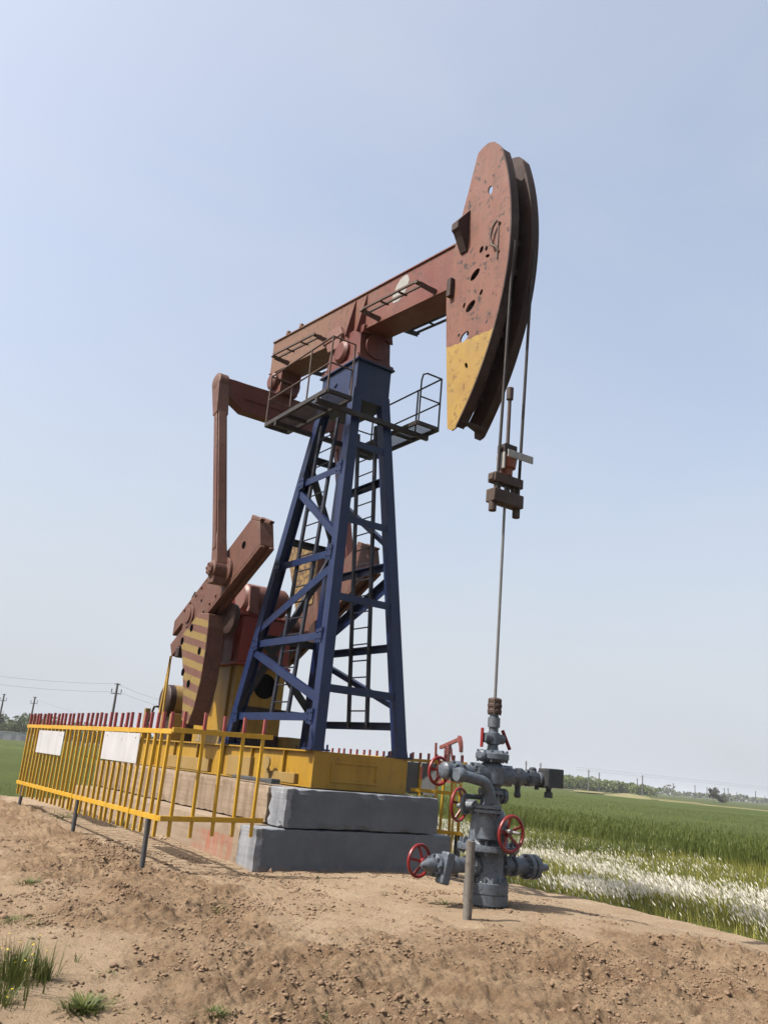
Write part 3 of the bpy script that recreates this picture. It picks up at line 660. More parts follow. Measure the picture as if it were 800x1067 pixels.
# service platform round the tower top
b=MB(); z=7.56
for s in (-1,1):
    x0,x1=s*.72,s*1.2
    for x in (x0,x1): b.bar((x,.52,z),(x,2.8,z),.05,.08)
    for y in (.52,1.28,2.05,2.8): b.bar((x0,y,z-.002),(x1,y,z-.002),.05,.07)
for y in (.86,2.36): b.bar((-1.22,y,z-.085),(1.22,y,z-.085),.07,.09)
plat=b.build('service_platform',M['rail'],PJ,None,.003)
for s in (-1,1):
    b=MB(); lo,hi=sorted((s*.75,s*1.17))
    for y in np.arange(.56,2.78,.05): b.box(lo,hi,y-.0035,y+.0035,z+.014,z+.026)
    for x in np.linspace(lo,hi,9): b.box(x-.003,x+.003,.55,2.78,z+.016,z+.024)
    b.build('grating',M['rail'],plat)
for s in (-1,1):
    x=s*1.2; h=z+1.02; r=.017; xi=s*.74; b=MB()
    b.tube([(x,2.8,z),(x,2.8,h)],r); b.tube([(x,1.25,z),(x,1.25,h)],r)
    b.tube([(x,2.8,h),(x,.52,h)],r); b.tube([(x,2.8,z+.52),(x,.52,z+.52)],r*.9)
    b.tube([(x,.52,z),(x,.52,h)],r)
    b.tube([(x,.52,h),(xi+s*.12,.52,h),(xi+s*.03,.52,h-.05),(xi,.52,h-.18),(xi,.52,z)] if s>0 else [(x,.52,h),(xi,.52,h),(xi,.52,z)],r); b.tube([(x,.52,z+.52),(xi,.52,z+.52)],r*.9)
    b.tube([(x,2.8,h),(xi,2.8,h)],r); b.tube([(xi,2.8,h),(xi,2.8,z)],r); b.tube([(x,2.8,z+.52),(xi,2.8,z+.52)],r*.9)
    b.build('handrail',M['railrust'] if s<0 else M['rail'],plat,50)

# saddle bearing under the beam
b=MB(); b.box(-.40,.40,.98,2.28,8.642,8.70)
b.prism([(1.02,8.70),(2.24,8.70),(2.14,9.21),(1.08,9.21)],-.34,.34)
b.lathe((0,1.02,8.98),(0,-1,0),[(0,.24),(.03,.24),(.04,.16)],22)
b.lathe((-.44,1.63,8.98),(1,0,0),[(0,.17),(.05,.23),(.83,.23),(.88,.17)],26)
b.box(-.33,.33,1.0,2.26,9.20,9.35)
for y in (1.08,2.18):
    for x in (-.35,.35): b.cyl((x,y,8.70),(x,y,8.78),.03,n=6)
b.build('saddle_bearing',M['red'],PJ,35,.006)

# walking beam: closed box girder that tips a little towards the well
def ztop(y): return 9.84+(y+1.41)*.106
def zbot(y): return 9.02+(y+1.41)*.106
b=MB(); ya,yb=-1.62,5.02
b.prism([(ya,zbot(ya)+.03),(yb,zbot(yb)+.03),(yb,ztop(yb)-.03),(ya,ztop(ya)-.03)],-.245,.245)
b.prism([(ya,ztop(ya)-.029),(yb,ztop(yb)-.029),(yb,ztop(yb)),(ya,ztop(ya))],-.275,.275)
b.prism([(ya,zbot(ya)),(yb,zbot(yb)),(yb,zbot(yb)+.029),(ya,zbot(ya)+.029)],-.275,.275)
for y in (4.35,3.75): b.cyl((-.24,y,ztop(y)),(-.24,y,ztop(y)+.09),.05,n=8)
beam=b.build('walking_beam',M['beam'],PJ,None,.006)
for s in (-1,1):
    for y in (1.12,1.52):
        b=MB(); pts=[(s*.246,y,ztop(y)-.06),(s*.26,y,ztop(y)-.06),(s*.42,y,zbot(y)-.06),(s*.246,y,zbot(y)-.08)]
        A=[b.bm.verts.new((p[0],p[1]-.012,p[2])) for p in pts]; B=[b.bm.verts.new((p[0],p[1]+.012,p[2])) for p in pts]
        b._face(A); b._face(B[::-1])
        for i in range(4): b._face([A[i],B[i],B[(i+1)%4],A[(i+1)%4]])
        b.build('gusset',M['red'],beam)
    for (y0,y1) in ((-1.05,.62),(2.35,4.15)):
        b=MB()
        for y in (y0,y1):
            zc=zbot(y)+.11; b.bar((s*.246,y,zc),(s*.65,y,zc),.09,.02,(0,1,0)); b.bar((s*.246,y-.045,zc-.06),(s*.60,y-.045,zc-.03),.012,.10,(0,1,0))
        for x in (.48,.62): b.bar((s*x,y0,zbot(y0)+.145),(s*x,y1,zbot(y1)+.145),.035,.035)
        for t in (.33,.66):
            y=y0+(y1-y0)*t; b.bar((s*.44,y,zbot(y)+.125),(s*.60,y,zbot(y)+.125),.04,.02,(0,1,0))
        b.build('side_step_frame',M['rail'] if s>0 else M['railrust'],beam)
    # bearing end housing on the beam side near the saddle
    b=MB(); b.prism([(1.75,9.12),(2.15,9.15),(2.3,9.42),(2.15,9.62),(1.8,9.6),(1.68,9.4)],s*.30,s*.40); b.box(min(s*.246,s*.42),max(s*.246,s*.42),1.7,2.35,9.36,9.41); b.build('bearing_cap',M['pink'],beam,None,.01)
# bare pale patch where paint has come off
b=MB(); pp=[(-.05,9.93),(-.14,9.93),(-.21,9.88),(-.25,9.78),(-.20,9.64),(-.10,9.53),(.05,9.47),(.20,9.50),(.26,9.58),(.22,9.70),(.14,9.82),(.04,9.91)]
b.prism([(y,zz-.03) for y,zz in pp],-.249,-.2455); b.build('bare_patch',M['whitetag'],beam)

# horsehead
AC=(1.78,9.38); AR=4.69
def arc(y_z_ang,r): return (AC[0]-r*math.cos(y_z_ang),AC[1]+r*math.sin(y_z_ang))
a0=math.asin((6.46-AC[1])/AR)-.0; a1=R(20.5)
def arcpts(r,n=30,lo=None,hi=None):
    lo=a0 if lo is None else lo; hi=a1 if hi is None else hi
    return [arc(lo+(hi-lo)*k/(n-1),r) for k in range(n)]
plate=[(-1.69,6.50),(-1.80,6.44)]+arcpts(AR,34)+[(-2.50,11.17),(-2.40,11.28),(-2.25,11.35),(-2.12,11.34),(-2.0,11.30),(-1.81,10.66),(-1.70,10.32),(-1.57,9.80),(-1.42,8.87),(-1.52,7.90)]
def holed_plate(poly,holes,x0,x1,name):
    c=bpy.data.curves.new(name,'CURVE'); c.dimensions='2D'; c.fill_mode='BOTH'; c.extrude=abs(x1-x0)/2
    def spl(p):
        s=c.splines.new('POLY'); s.points.add(len(p)-1)
        for q,(y,z_) in zip(s.points,p): q.co=(y,z_,0,1)
        s.use_cyclic_u=True
    spl(poly)
    for (y,z_,ry,rz,tilt) in holes:
        spl([(y+ry*math.cos(t)*math.cos(tilt)-rz*math.sin(t)*math.sin(tilt),z_+ry*math.cos(t)*math.sin(tilt)+rz*math.sin(t)*math.cos(tilt)) for t in [2*math.pi*k/16 for k in range(16)]])
    o=bpy.data.objects.new(name,c); COL.objects.link(o); bpy.context.view_layer.update()
    me=bpy.data.meshes.new_from_object(o.evaluated_get(bpy.context.evaluated_depsgraph_get())); bpy.data.objects.remove(o)
    me.transform(Matrix(((0,0,1,(x0+x1)/2),(1,0,0,0),(0,1,0,0),(0,0,0,1)))); me.name=name; return me
holes=[(-2.37,10.38,.055,.085,-.3),(-2.12,8.97,.12,.07,-.5),(-2.06,8.44,.12,.07,-.5),(-1.96,7.95,.11,.075,-.4),(-2.24,9.36,.045,.06,.3),(-2.36,9.32,.03,.045,-.2),(-2.40,9.17,.05,.03,.4),(-1.90,8.52,.03,.05,.2),(-2.30,8.58,.035,.05,.5),(-2.05,7.43,.03,.06,-.5),(-1.82,8.03,.022,.03,0)]
b=MB()   # inner frame: top cap, ribs, deep channel
inner=arcpts(AR-.34,30)
for (p,q) in zip(inner,inner[1:]):
    b.hexa([(-.136,p[0],p[1]),(.136,p[0],p[1]),(.136,p[0]+.012,p[1]),(-.136,p[0]+.012,p[1]),(-.136,q[0],q[1]),(.136,q[0],q[1]),(.136,q[0]+.012,q[1]),(-.136,q[0]+.012,q[1])])
for k in range(1,9):
    a=a0+(a1-a0)*k/9; p=arc(a,AR-.26); b.bar((-.136,p[0],p[1]),(.136,p[0],p[1]),.014,.10,(0,1,0))
b.box(-.258,.258,-1.80,-1.62,8.75,8.80); b.box(.02,.04,-2.62,-1.63,8.22,9.75); b.box(-.10,-.08,-2.3,-1.7,7.1,7.75); b.box(-.02,.015,-1.75,-1.65,8.76,10.12); b.box(-.258,.258,-1.95,-1.60,10.1,10.14)  # thin upright plates added behind the holes to block the sky
head=b.build('horsehead',M['track'],PJ)
for s in (-1,1):
    me=holed_plate(plate,holes if s<0 else [],s*.258,s*.284,'side_plate'); me.materials.append(M['horse'] if s<0 else M['track']); link('side_plate',me,head,None,.004)
    b=MB(); A=arcpts(AR+.004,40,a0+.004,a1-.004); B=arcpts(AR-.022,40,a0+.004,a1-.004); x0,x1=sorted((s*.286,s*.135)); 
    for i in range(len(A)-1):
        b.hexa([(x0,*A[i]),(x1,*A[i]),(x1,*B[i]),(x0,*B[i]),(x0,*A[i+1]),(x1,*A[i+1]),(x1,*B[i+1]),(x0,*B[i+1])])
    C=arcpts(AR-.023,40,a0+.004,a1-.004); D=arcpts(AR-.33,40,a0+.004,a1-.004); x0,x1=sorted((s*.137,s*.149))
    for i in range(len(A)-1):
        b.hexa([(x0,*C[i]),(x1,*C[i]),(x1,*D[i]),(x0,*D[i]),(x0,*C[i+1]),(x1,*C[i+1]),(x1,*D[i+1]),(x0,*D[i+1])])
    b.build('curved_track',M['track'],head)
    # hanger brackets that seat the head on the beam
    for (zb,hgt,xo) in ((9.62,.40,.52),):
        b=MB(); y0,y1=(-2.0,-1.62) if zb>9 else (-1.93,-1.55); xs_=[s*.286,s*xo]
        yy0,yy1=(-1.90,-1.74)
        pts=[(s*.286,zb-.12),(s*.31,zb-.12),(s*(xo-.05),zb+hgt*.45),(s*xo,zb+hgt*.55),(s*xo,zb+hgt*.85),(s*.286,zb+hgt+.25 if zb>9 else zb+hgt)]
        A=[b.bm.verts.new((px,yy0,pz)) for px,pz in pts]; B=[b.bm.verts.new((px,yy1,pz)) for px,pz in pts]
        b._face(A); b._face(B[::-1])
        for i in range(6): b._face([A[i],B[i],B[(i+1)%6],A[(i+1)%6]])
        b.build('hanger_bracket',M['track'],head,None,.006)
    b=MB(); b.box(min(s*.286,s*.37),max(s*.286,s*.37),-1.62,-1.52,8.80,9.12); b.build('stop_lug',M['track'],head,None,.006)
b=MB(); b.tube([(-.29,-2.66,9.62),(-.33,-2.62,9.66),(-.34,-2.55,9.58),(-.34,-2.50,9.42),(-.34,-2.55,9.26),(-.33,-2.63,9.20),(-.29,-2.66,9.12)],.02,8); b.tube([(-.29,-2.63,9.62),(-.30,-2.64,9.0)],.012,6); b.build('lifting_loop',M['railrust'],head,50)
b=MB(); b.cyl((-.24,-1.95,6.56),(.24,-1.95,6.56),.035,n=10); b.build('end_tie',M['dark'],head)

# bridle ropes, carrier bar, rod clamp, polished rod
ry=-2.925
b=MB();
for s in (-1,1):
    a_list=[R(-2)-R(12)*k/10 for k in range(11)]; pts=[(s*.20,*arc(a,AR+.012)) for a in a_list[:6]]; pts.append((s*.20,-2.80,5.32))
    bb=MB(); bb.tube(pts,.022,8); bb.build('wire_rope',M['rope'],PJ,60)
b.box(-.265,.265,-2.83,-2.67,5.42,5.56); b.bar((-.29,-2.75,5.49),(.29,-2.75,5.49),.10,.10,(0,1,0))
b.box(-.275,.275,-2.84,-2.66,5.13,5.32)
for x in (-.14,0.03,.14): b.box(x-.025,x+.025,-2.79,-2.72,5.32,5.42)
for x in (-.22,.22): b.cyl((x,-2.75,5.0),(x,-2.75,5.14),.055,n=14)
for x in (-.20,.20): b.cyl((x,-2.77,5.3),(x,-2.77,5.44),.028,n=10)
car=b.build('carrier_bar',M['stuffing'],PJ,40,.012)
b=MB(); b.lathe((0,-2.75,5.561),(0,0,1),[(0,.09),(.1,.09),(.12,.13),(.28,.15),(.30,.10)],14); b.build('rod_clamp',M['orange'],car,30)
b=MB(); b.box(-.11,.11,-2.84,-2.66,5.88,6.02); b.cyl((-.14,-2.75,5.95),(.15,-2.75,5.95),.04,n=8); b.box(.06,.13,-2.85,-2.65,5.86,5.94); b.build('clamp_block',M['dark'],car,None,.01)
b=MB(); b.bar((-.12,-2.90,5.85),(.36,-2.90,5.86),.02,.11,(0,1,0)); b.bar((-.15,-2.80,5.86),(-.15,-2.80,5.62),.03,.16,(1,0,0)); b.build('white_tag',M['whitetag'],car,None,.008)
b=MB(); b.cyl((0,-2.75,2.40),(0,-2.75,5.9),.020,n=10); b.build('polished_rod',M['rod'],PJ,50)
b=MB(); b.cyl((0.0,-2.75,5.9),(0.0,-2.75,6.78),.027,n=10); b.cyl((0.0,-2.75,6.74),(0.0,-2.75,6.92),.05,n=12); b.build('rod_end',M['stuffing'],PJ,50)

# equalizer across the tail of the beam
b=MB(); ye=4.75
prof=[(-1.52,8.86,9.10),(-1.20,8.66,9.12),(-.92,8.50,9.12),(-.30,8.50,9.14),(.30,8.50,9.14),(.92,8.50,9.12),(1.20,8.66,9.12),(1.52,8.86,9.10)]
lo=[(x,z0) for x,z0,z1 in prof]; hi=[(x,z1) for x,z0,z1 in prof]
for y0,y1,pad_ in ((ye-.14,ye+.14,0),):
    A=[b.bm.verts.new((x,y0,q)) for x,q in lo+hi[::-1]]; B=[b.bm.verts.new((x,y1,q)) for x,q in lo+hi[::-1]]; n_=len(A)
    b._face(A); b._face(B[::-1])
    for i in range(n_): b._face([A[i],B[i],B[(i+1)%n_],A[(i+1)%n_]])
b.box(-.95,.95,ye-.17,ye-.141,8.49,8.53); b.box(-.95,.95,ye-.17,ye-.141,8.76,8.79)
b.build('equalizer',M['red'],PJ,None,.006)
b=MB(); b.box(-.22,.22,4.45,5.05,9.14,9.32); b.lathe((-.34,4.75,9.45),(1,0,0),[(0,.15),(.04,.20),(.64,.20),(.68,.15)],22); b.box(-.24,.24,4.42,5.03,9.42,9.66)
for y in (4.5,4.98):
    for x in (-.18,.18): b.cyl((x,y,9.1),(x,y,9.42),.025,n=6)
b.build('tail_bearing',M['red'],PJ,35,.006)

# crank, counterweights, pitmans
SH=Vector((0,4.92,4.05)); U=Vector((0,-.881,.473)); N=Vector((0,.473,.881))
def ck(u,n_): p=SH+U*u+N*n_; return (p.y,p.z)
up_n,lo_n=.34,-.36
crank_poly=[ck(-.72,.35),ck(2.72,.34),ck(3.02,.06),ck(2.93,-.40),ck(-.95,-.36),ck(-.98,-.06),ck(-.40,-.06),ck(-.34,.02),ck(-.40,.08),ck(-.86,.08)]
for s in (-1,1):
    x0,x1=sorted((s*1.02,s*1.30))
    b=MB(); b.prism(crank_poly,x0,x1)
    # clamp groove along the lower and front edge: proud lips
    for (xa,xb_) in (((s*1.02),(s*1.11)),((s*1.21),(s*1.30))):
        xa,xb_=sorted((xa,xb_)); b.prism([ck(-.5,-.36),ck(2.93,-.401),ck(2.93,-.46),ck(-.5,-.42)],xa,xb_)
        b.prism([ck(2.721,.34),ck(2.80,.40),ck(3.09,.07),ck(3.021,.06)],xa,xb_)
    xo=s*1.30
    b.lathe((xo,SH.y,SH.z),(s,0,0),[(0,.23),(.035,.23)],26)
    b.lathe((xo+s*.035,SH.y,SH.z),(s,0,0),[(0,.15),(.03,.15)],20)
    for u in np.arange(-.2,1.4,.27):
        for n_ in (.27,-.29):
            y,z_=ck(u,n_); b.lathe((xo,y,z_),(s,0,0),[(0,.035),(.03,.03)],6)
    cr=b.build('crank',M['brown'],PJ,None,.012)
    for u,n_,rr_ in ((2.38,.0,.075),(.55,0,.03),(.1,-.18,.03)):
        y,z_=ck(u,n_); b=MB(); b.lathe((xo+s*.002,y,z_),(s,0,0),[(0,rr_),(.003,rr_)],16); b.build('pin_hole_dark',M['black'],cr)
    b=MB(); b.lathe((s*.50,SH.y,SH.z),(s,0,0),[(0,.22),(.18,.22),(.2,.36),(.52,.36)],24); b.build('crank_hub',M['track'],cr,35); b=MB(); b.lathe((s*.9,3.72,3.95),(s,0,0),[(0,.28),(.11,.30),(.13,.26)],22); b.build('crank_boss',M['track'],cr,35)  # boss coloured black-brown to carry the shadow that lies over it
    # counterweight: a hanging sector on the near crank, a standing one on the far crank
    sg=-1 if s<0 else 1
    if s<0: cwp=[(4.35,4.05),(3.88,4.00),(3.83,3.75),(3.80,3.3),(3.82,2.75),(3.95,2.25),(4.12,1.95),(4.45,2.02),(4.56,2.5),(4.80,3.05),(5.02,3.45),(5.03,3.68),(4.78,3.84)]
    else:   cwp=[(5.62,6.05),(4.9,6.02),(4.13,5.78),(4.10,5.2),(4.16,4.62),(4.45,4.60),(4.80,4.45),(5.22,5.3)]
    b=MB(); b.prism(cwp,s*1.06-.20*(s>0)*0 if 0 else min(s*1.0,s*1.345),max(s*1.0,s*1.345)); 
    b.bm.normal_update(); bmesh.ops.recalc_face_normals(b.bm,faces=b.bm.faces)
    for f_ in b.bm.faces: f_.material_index=0 if abs(f_.normal.x)>.9 else 1
    cwo=b.build('counterweight',[M['cw'] if s<0 else M['oldyellow'],M['brown']],cr,None,.015)
    if s<0:
        for (y,z_) in ((4.06,3.30),(4.72,2.93),(4.36,2.70),(4.62,3.78),(5.0,3.55)):
            b=MB(); b.lathe((xo-.047,y,z_),(-1,0,0),[(0,.075),(.004,.075)],14); b.build('bolt_hole_dark',M['black'],cwo)
    if s<0:
        y,z_=ck(-.15,.35); b=MB(); b.tube([(-1.15,y,z_-.05),(-1.15,y+.10,z_+.20),(-1.15,y-.02,z_+.30),(-1.15,y-.16,z_+.27),(-1.15,y-.22,z_+.08)],.018,8); b.build('lifting_loop',M['rope'],cr,50)
        y,z_=ck(-.62,-.42); b=MB(); b.box(-1.34,-1.04,y-.12,y+.05,z_-.14,z_+.06); b.build('clamp_bolt',M['dark'],cr,None,.02)
    # pitman
    px=s*1.46; pt=Vector((px,4.75,9.0)); pb=Vector((px,3.43,4.83)); d=(pt-pb).normalized()
    b=MB(); b.bar(pb+d*.35,pt-d*.30,.20,.17,(0,1,0)); b.bar(pb+d*.35,pt-d*.30,.14,.235,(0,1,0))
    b.lathe(pt-Vector((.13,0,0)),(1,0,0),[(0,.15),(.03,.21),(.23,.21),(.26,.15)],22); b.bar(pt-d*.85,pt,.19,.26,(0,1,0),.36,.24)
    b.bar(pb,pb+d*.65,.26,.22,(0,1,0),.20,.20)
    pit=b.build('pitman_arm',M['red'] if s>0 else M['brown'],PJ,35,.008)
    b=MB(); b.lathe((s*1.305,pb.y,pb.z-.08),(s,0,0),[(0,.27),(.05,.27),(.06,.17),(.30,.17),(.32,.12),(.36,.12)],22); b.bolts((s*1.66,pb.y,pb.z-.08),(s,0,0),.085,5,.016,.06)
    b.box(min(s*1.34,s*1.6),max(s*1.34,s*1.6),pb.y-.13,pb.y+.13,pb.z-.34,pb.z-.22); b.build('crank_pin_bearing',M['brown'],pit,35,.006)

# gearbox, drum, pedestal
b=MB(); b.box(-.55,.55,4.05,5.9,3.22,4.12); b.box(-.60,.60,4.0,5.95,4.122,4.17); b.box(-.60,.60,4.0,5.95,3.16,3.218)
b.prism([(4.9,4.171),(5.85,4.171),(5.7,4.7),(5.1,4.75)],-.5,.5)
for y in (4.3,4.9,5.5): b.box(-.585,-.551,y-.02,y+.02,3.22,4.12)
gb=b.build('gearbox',M['gearred'],PJ,None,.02)
b=MB(); b.lathe((-.50,4.42,4.52),(1,0,0),[(0,.24),(.05,.30),(.92,.30),(.98,.26),(1.01,.17)],30); b.bar((-.36,4.12,4.72),(-.36,4.05,4.18),.06,.20,(0,1,0)); b.bar((-.5,4.0,4.25),(-.28,4.0,4.2),.1,.1,(0,1,0)); b.build('gearbox_drum',M['pink'],gb,35)
b=MB(); b.box(-.52,.55,4.1,5.8,1.66,3.158); b.box(-.56,-.521,4.3,4.36,1.66,3.15); b.box(-.56,-.521,5.2,5.26,1.66,3.15)
ped=b.build('pedestal',M['skid'],PJ,None,.012)
b=MB(); b.lathe((0.12,4.097,2.82),(0,-1,0),[(0,.24),(.006,.24)],22); b.build('access_hole_dark',M['black'],ped)
b=MB(); b.box(-.50,.52,4.06,4.098,1.66,1.90); b.build('floor_angle',M['dark'],ped)
# motor
b=MB(); b.lathe((-.78,7.05,2.50),(1,0,0),[(0,.20),(.02,.30),(.05,.33),(.38,.33)],28); b.lathe((-.40,7.05,2.50),(1,0,0),[(.0,.31),(.5,.31),(.56,.24)],28)
for k in range(20):
    a=2*math.pi*k/20; b.bar((-.38,7.05+.325*math.cos(a),2.5+.325*math.sin(a)),(.08,7.05+.325*math.cos(a),2.5+.325*math.sin(a)),.012,.05,(0,-math.sin(a),math.cos(a)))
b.box(-.65,.05,6.75,7.35,1.66,2.2); mot=b.build('motor',M['dark'],PJ,35)
b=MB(); b.lathe((-.60,7.05,2.50),(1,0,0),[(0,.337),(.24,.337)],28); b.build('motor_band',M['skidpale'],mot,35)
b=MB(); b.tube([(-.75,7.5,1.66),(-.8,7.7,2.0),(-.8,7.45,2.35),(-.78,7.3,2.35)],.025,8); b.build('cable',M['rope'],mot,60)
b=MB(); b.box(-.85,-.65,6.1,6.35,1.66,2.2); b.build('brake_stand',M['skidpale'],PJ,None,.01)
b=MB(); b.box(-.82,-.7,7.9,8.0,1.66,2.32); b.build('cable_post',M['skidpale'],PJ,None,.01)
b=MB(); b.bar((-.92,6.62,3.40),(-.92,6.55,1.9),.06,.03,(0,1,0)); b.bar((-.92,6.60,3.40),(-.92,6.80,1.9),.06,.03,(0,1,0)); b.build('brake_lever',M['skid'],PJ)

# ------------------------------------------------------------------ the wellhead
WX,WY=0.,-2.75
WZ=hz(0,-2.75)
WH=thing('wellhead','grey wellhead valve tree with red handwheels in front of the pumpjack','wellhead',(WX,WY,WZ))
Z=(0,0,1); w0=(WX,WY,0)
b=MB()
b.lathe(w0,Z,[(-.1,.23),(.02,.23),(.021,.275),(.135,.275),(.136,.262),(.150,.262),(.151,.275),(.265,.275),(.275,.25),(.31,.225),(.36,.205),(.60,.20),(.601,.24),(.625,.24)],32)
b.bolts((WX,WY,.15),Z,.242,16,.018,.36)
body=b.build('casing_spool',M['wellgrey'],WH,30)
b=MB(); b.lathe(w0,Z,[(.626,.37),(.632,.38),(.665,.385),(.70,.38),(.705,.29),(.75,.25),(1.02,.225),(1.10,.18),(1.16,.13),(1.30,.12),(1.301,.16),(1.345,.16),(1.346,.12),(1.40,.13)],32)
b.bolts((WX,WY,.67),Z,.335,12,.022,.17); b.bolts((WX,WY,1.32),Z,.14,8,.014,.09)
b.build('tubing_head',M['wellgrey'],WH,30)
b=MB(); b.lathe(w0,Z,[(1.40,.14),(1.43,.165),(1.62,.165),(1.66,.14),(1.68,.11)],24)
b.lathe((WX,WY,1.53),(1,0,0),[(-.28,.13),(-.2,.12),(.2,.12),(.28,.13)],22)
b.lathe((WX,WY,1.28),(1,-.1,0),[(0,.07),(.16,.075),(.17,.095),(.22,.095),(.24,.05)],16); b.build('cross_body',M['wellgrey'],WH,30)
b=MB(); b.lathe(w0,Z,[(1.681,.12),(1.70,.18),(1.73,.215),(1.79,.215),(1.82,.17),(1.84,.075),(1.90,.065)],24)
for a in (0.2,3.34): b.lathe((WX+.17*math.cos(a),WY+.17*math.sin(a),1.76),(math.cos(a),math.sin(a),0),[(0,.065),(.07,.065),(.09,.04)],12)
b.bolts((WX,WY,1.76),Z,.185,8,.018,.15); b.build('clamp_ring',M['wellgrey'],WH,30)
b=MB(); b.lathe(w0,Z,[(1.901,.065),(1.91,.085),(2.05,.085),(2.06,.062),(2.12,.062),(2.121,.08),(2.24,.08),(2.25,.06),(2.29,.055)],22)
b.lathe((WX,WY,1.98),(1,0,0),[(-.17,.03),(-.165,.06),(-.08,.066),(.08,.066),(.165,.06),(.17,.03)],18); bop=b.build('rod_blowout_preventer',M['wellgrey'],WH,30)
b=MB(); b.bar((-.19,WY,1.86),(-.19,WY,2.10),.022,.045,(1,0,0)); b.cyl((-.2,WY,1.98),(-.16,WY,1.98),.02,n=8); b.build('t_handle',M['wheel'],bop,None,.006)
b=MB(); b.bar((.25,WY-.05,1.86),(.17,WY+.02,2.10),.022,.05,(1,0,0)); b.cyl((.16,WY,1.98),(.22,WY,1.98),.02,n=8); b.build('t_handle',M['wheel'],bop,None,.006)
b=MB(); b.lathe(w0,Z,[(2.291,.06),(2.30,.092),(2.335,.095),(2.345,.086),(2.37,.086),(2.38,.095),(2.41,.095),(2.42,.086),(2.47,.09),(2.49,.075),(2.50,.03)],18); b.bolts((WX,WY,2.38),Z,.085,6,.014,.2); b.build('stuffing_box',M['stuffing'],WH,30)

def handwheel(c,axis,r,parent,spokes=5,hub=.04,tilt=.06):
    c=Vector(c); d=Vector(axis).normalized(); a=d.orthogonal().normalized(); bb=d.cross(a)
    b=MB(); N_=32; b.tube([c+(a*math.cos(2*math.pi*k/N_)+bb*math.sin(2*math.pi*k/N_))*r for k in range(N_)],.021,8,closed=True)
    for k in range(spokes):
        t=2*math.pi*k/spokes+.3; v=(a*math.cos(t)+bb*math.sin(t)); b.bar(c-d*tilt+v*hub*.6,c+v*r,.030,.016,d.cross(v))
    b.lathe(c-d*(tilt+.035),d,[(0,hub),(.07,hub)],14); return b.build('handwheel',M['wheel'],parent,45)
# front gate valve
b=MB(); cvz=.90
b.lathe((-.05,WY-.16,cvz),(0,-1,0),[(0,.10),(.04,.15),(.07,.165),(.10,.165),(.125,.13),(.14,.06),(.20,.045)],26)
v=b.build('gate_valve',M['wellgrey'],WH,30)
b=MB(); b.lathe((-.03,WY-.34,cvz-.01),(.07,-1,-.04),[(-.02,.035),(.1,.03),(.12,.02),(.24,.018)],12); b.bolts((-.04,WY-.32,cvz),(0,-1,0),.06,6,.012,.05); b.build('valve_stem',M['rod'],v,30)
handwheel((-.01,WY-.42,.865),(.06,-1,-.03),.205,v)
# lower left arm
def arm(o,axis,prof,name,bl=()):
    b=MB(); b.lathe(o,axis,[(t_,r_*.88) for t_,r_ in prof],22)
    for t,rad,n_ in bl: b.bolts(Vector(o)+Vector(axis).normalized()*t,axis,rad*.93,n_,.017,.15)
    return b.build(name,M['wellgrey'],WH,28)
zl=.455
al=arm((-.15,WY,zl),(-1,-.03,-.01),[(0,.11),(.06,.115),(.07,.15),(.13,.15),(.135,.10),(.34,.10),(.36,.12),(.41,.13),(.46,.12),(.50,.10),(.58,.11),(.62,.145),(.69,.145),(.71,.10),(.80,.085),(.90,.025)],'casing_valve',((.10,.125,8),(.655,.12,8)))
b=MB(); b.lathe((-.74,WY-.08,zl),(0,1,0),[(0,.08),(.16,.10),(.26,.05)],16); b.build('valve_bonnet',M['wellgrey'],al,30)
b=MB(); b.bar((-.78,WY-.10,.25),(-.70,WY-.10,.60),.12,.14,(1,0,0)); b.build('valve_body',M['wellgrey'],al,None,.02)
handwheel((-.86,WY+.26,.46),(-.15,1,0),.18,al)
# lower right arm
arm((.16,WY,zl),(1,.04,-.02),[(0,.11),(.05,.115),(.06,.15),(.12,.15),(.125,.105),(.24,.105),(.25,.14),(.31,.14),(.315,.11),(.46,.12),(.50,.125),(.505,.175),(.575,.175),(.58,.125),(.60,.125),(.605,.175),(.675,.175),(.68,.11),(.76,.10),(.80,.065),(.90,.055),(.93,.02)],'casing_outlet',((.09,.125,8),(.54,.14,8),(.64,.14,8)))
# upper left arm with its end valve
zu=1.535
au=arm((-.2,WY,zu),(-1,.0,.0),[(0,.11),(.05,.14),(.11,.14),(.115,.095),(.24,.095),(.28,.11),(.34,.11),(.35,.135),(.41,.135),(.415,.105),(.50,.11),(.52,.115),(.58,.115),(.60,.09),(.61,.05)],'flow_valve',((.08,.12,8),(.38,.115,8)))
handwheel((-.64,WY+.27,1.52),(-.1,1,0),.165,au)
b=MB(); b.lathe((-.64,WY,zu),(0,1,0),[(0,.07),(.14,.08),(.24,.03)],16); b.build('valve_bonnet',M['wellgrey'],au,30)
# bypass elbow
b=MB(); pts=[(-.66,WY-.20,1.49),(-.52,WY-.22,1.475),(-.40,WY-.22,1.455)]
for k in range(1,7):
    a=R(15*k); pts.append((-.40+.20*math.sin(a),WY-.22,1.255+.20*math.cos(a)))
pts+=[(-.20,WY-.20,1.16)]
b.tube(pts,.068,16); b.lathe((-.20,WY-.19,.98),Z,[(-.2,.12),(.05,.11),(.10,.11),(.101,.17),(.135,.17),(.136,.12),(.15,.12),(.151,.17),(.185,.17),(.19,.08),(.22,.075)],22)
b.bolts((-.20,WY-.19,1.118),Z,.145,8,.015,.12); b.bar((-.66,WY-.20,1.49),(-.66,WY,1.53),.12,.12,(1,0,0)); b.lathe((-.74,WY-.2,1.495),(1,0,0),[(0,.075),(.02,.088),(.09,.088),(.11,.075)],16); b.build('bypass_pipe',M['wellgrey'],WH,35)
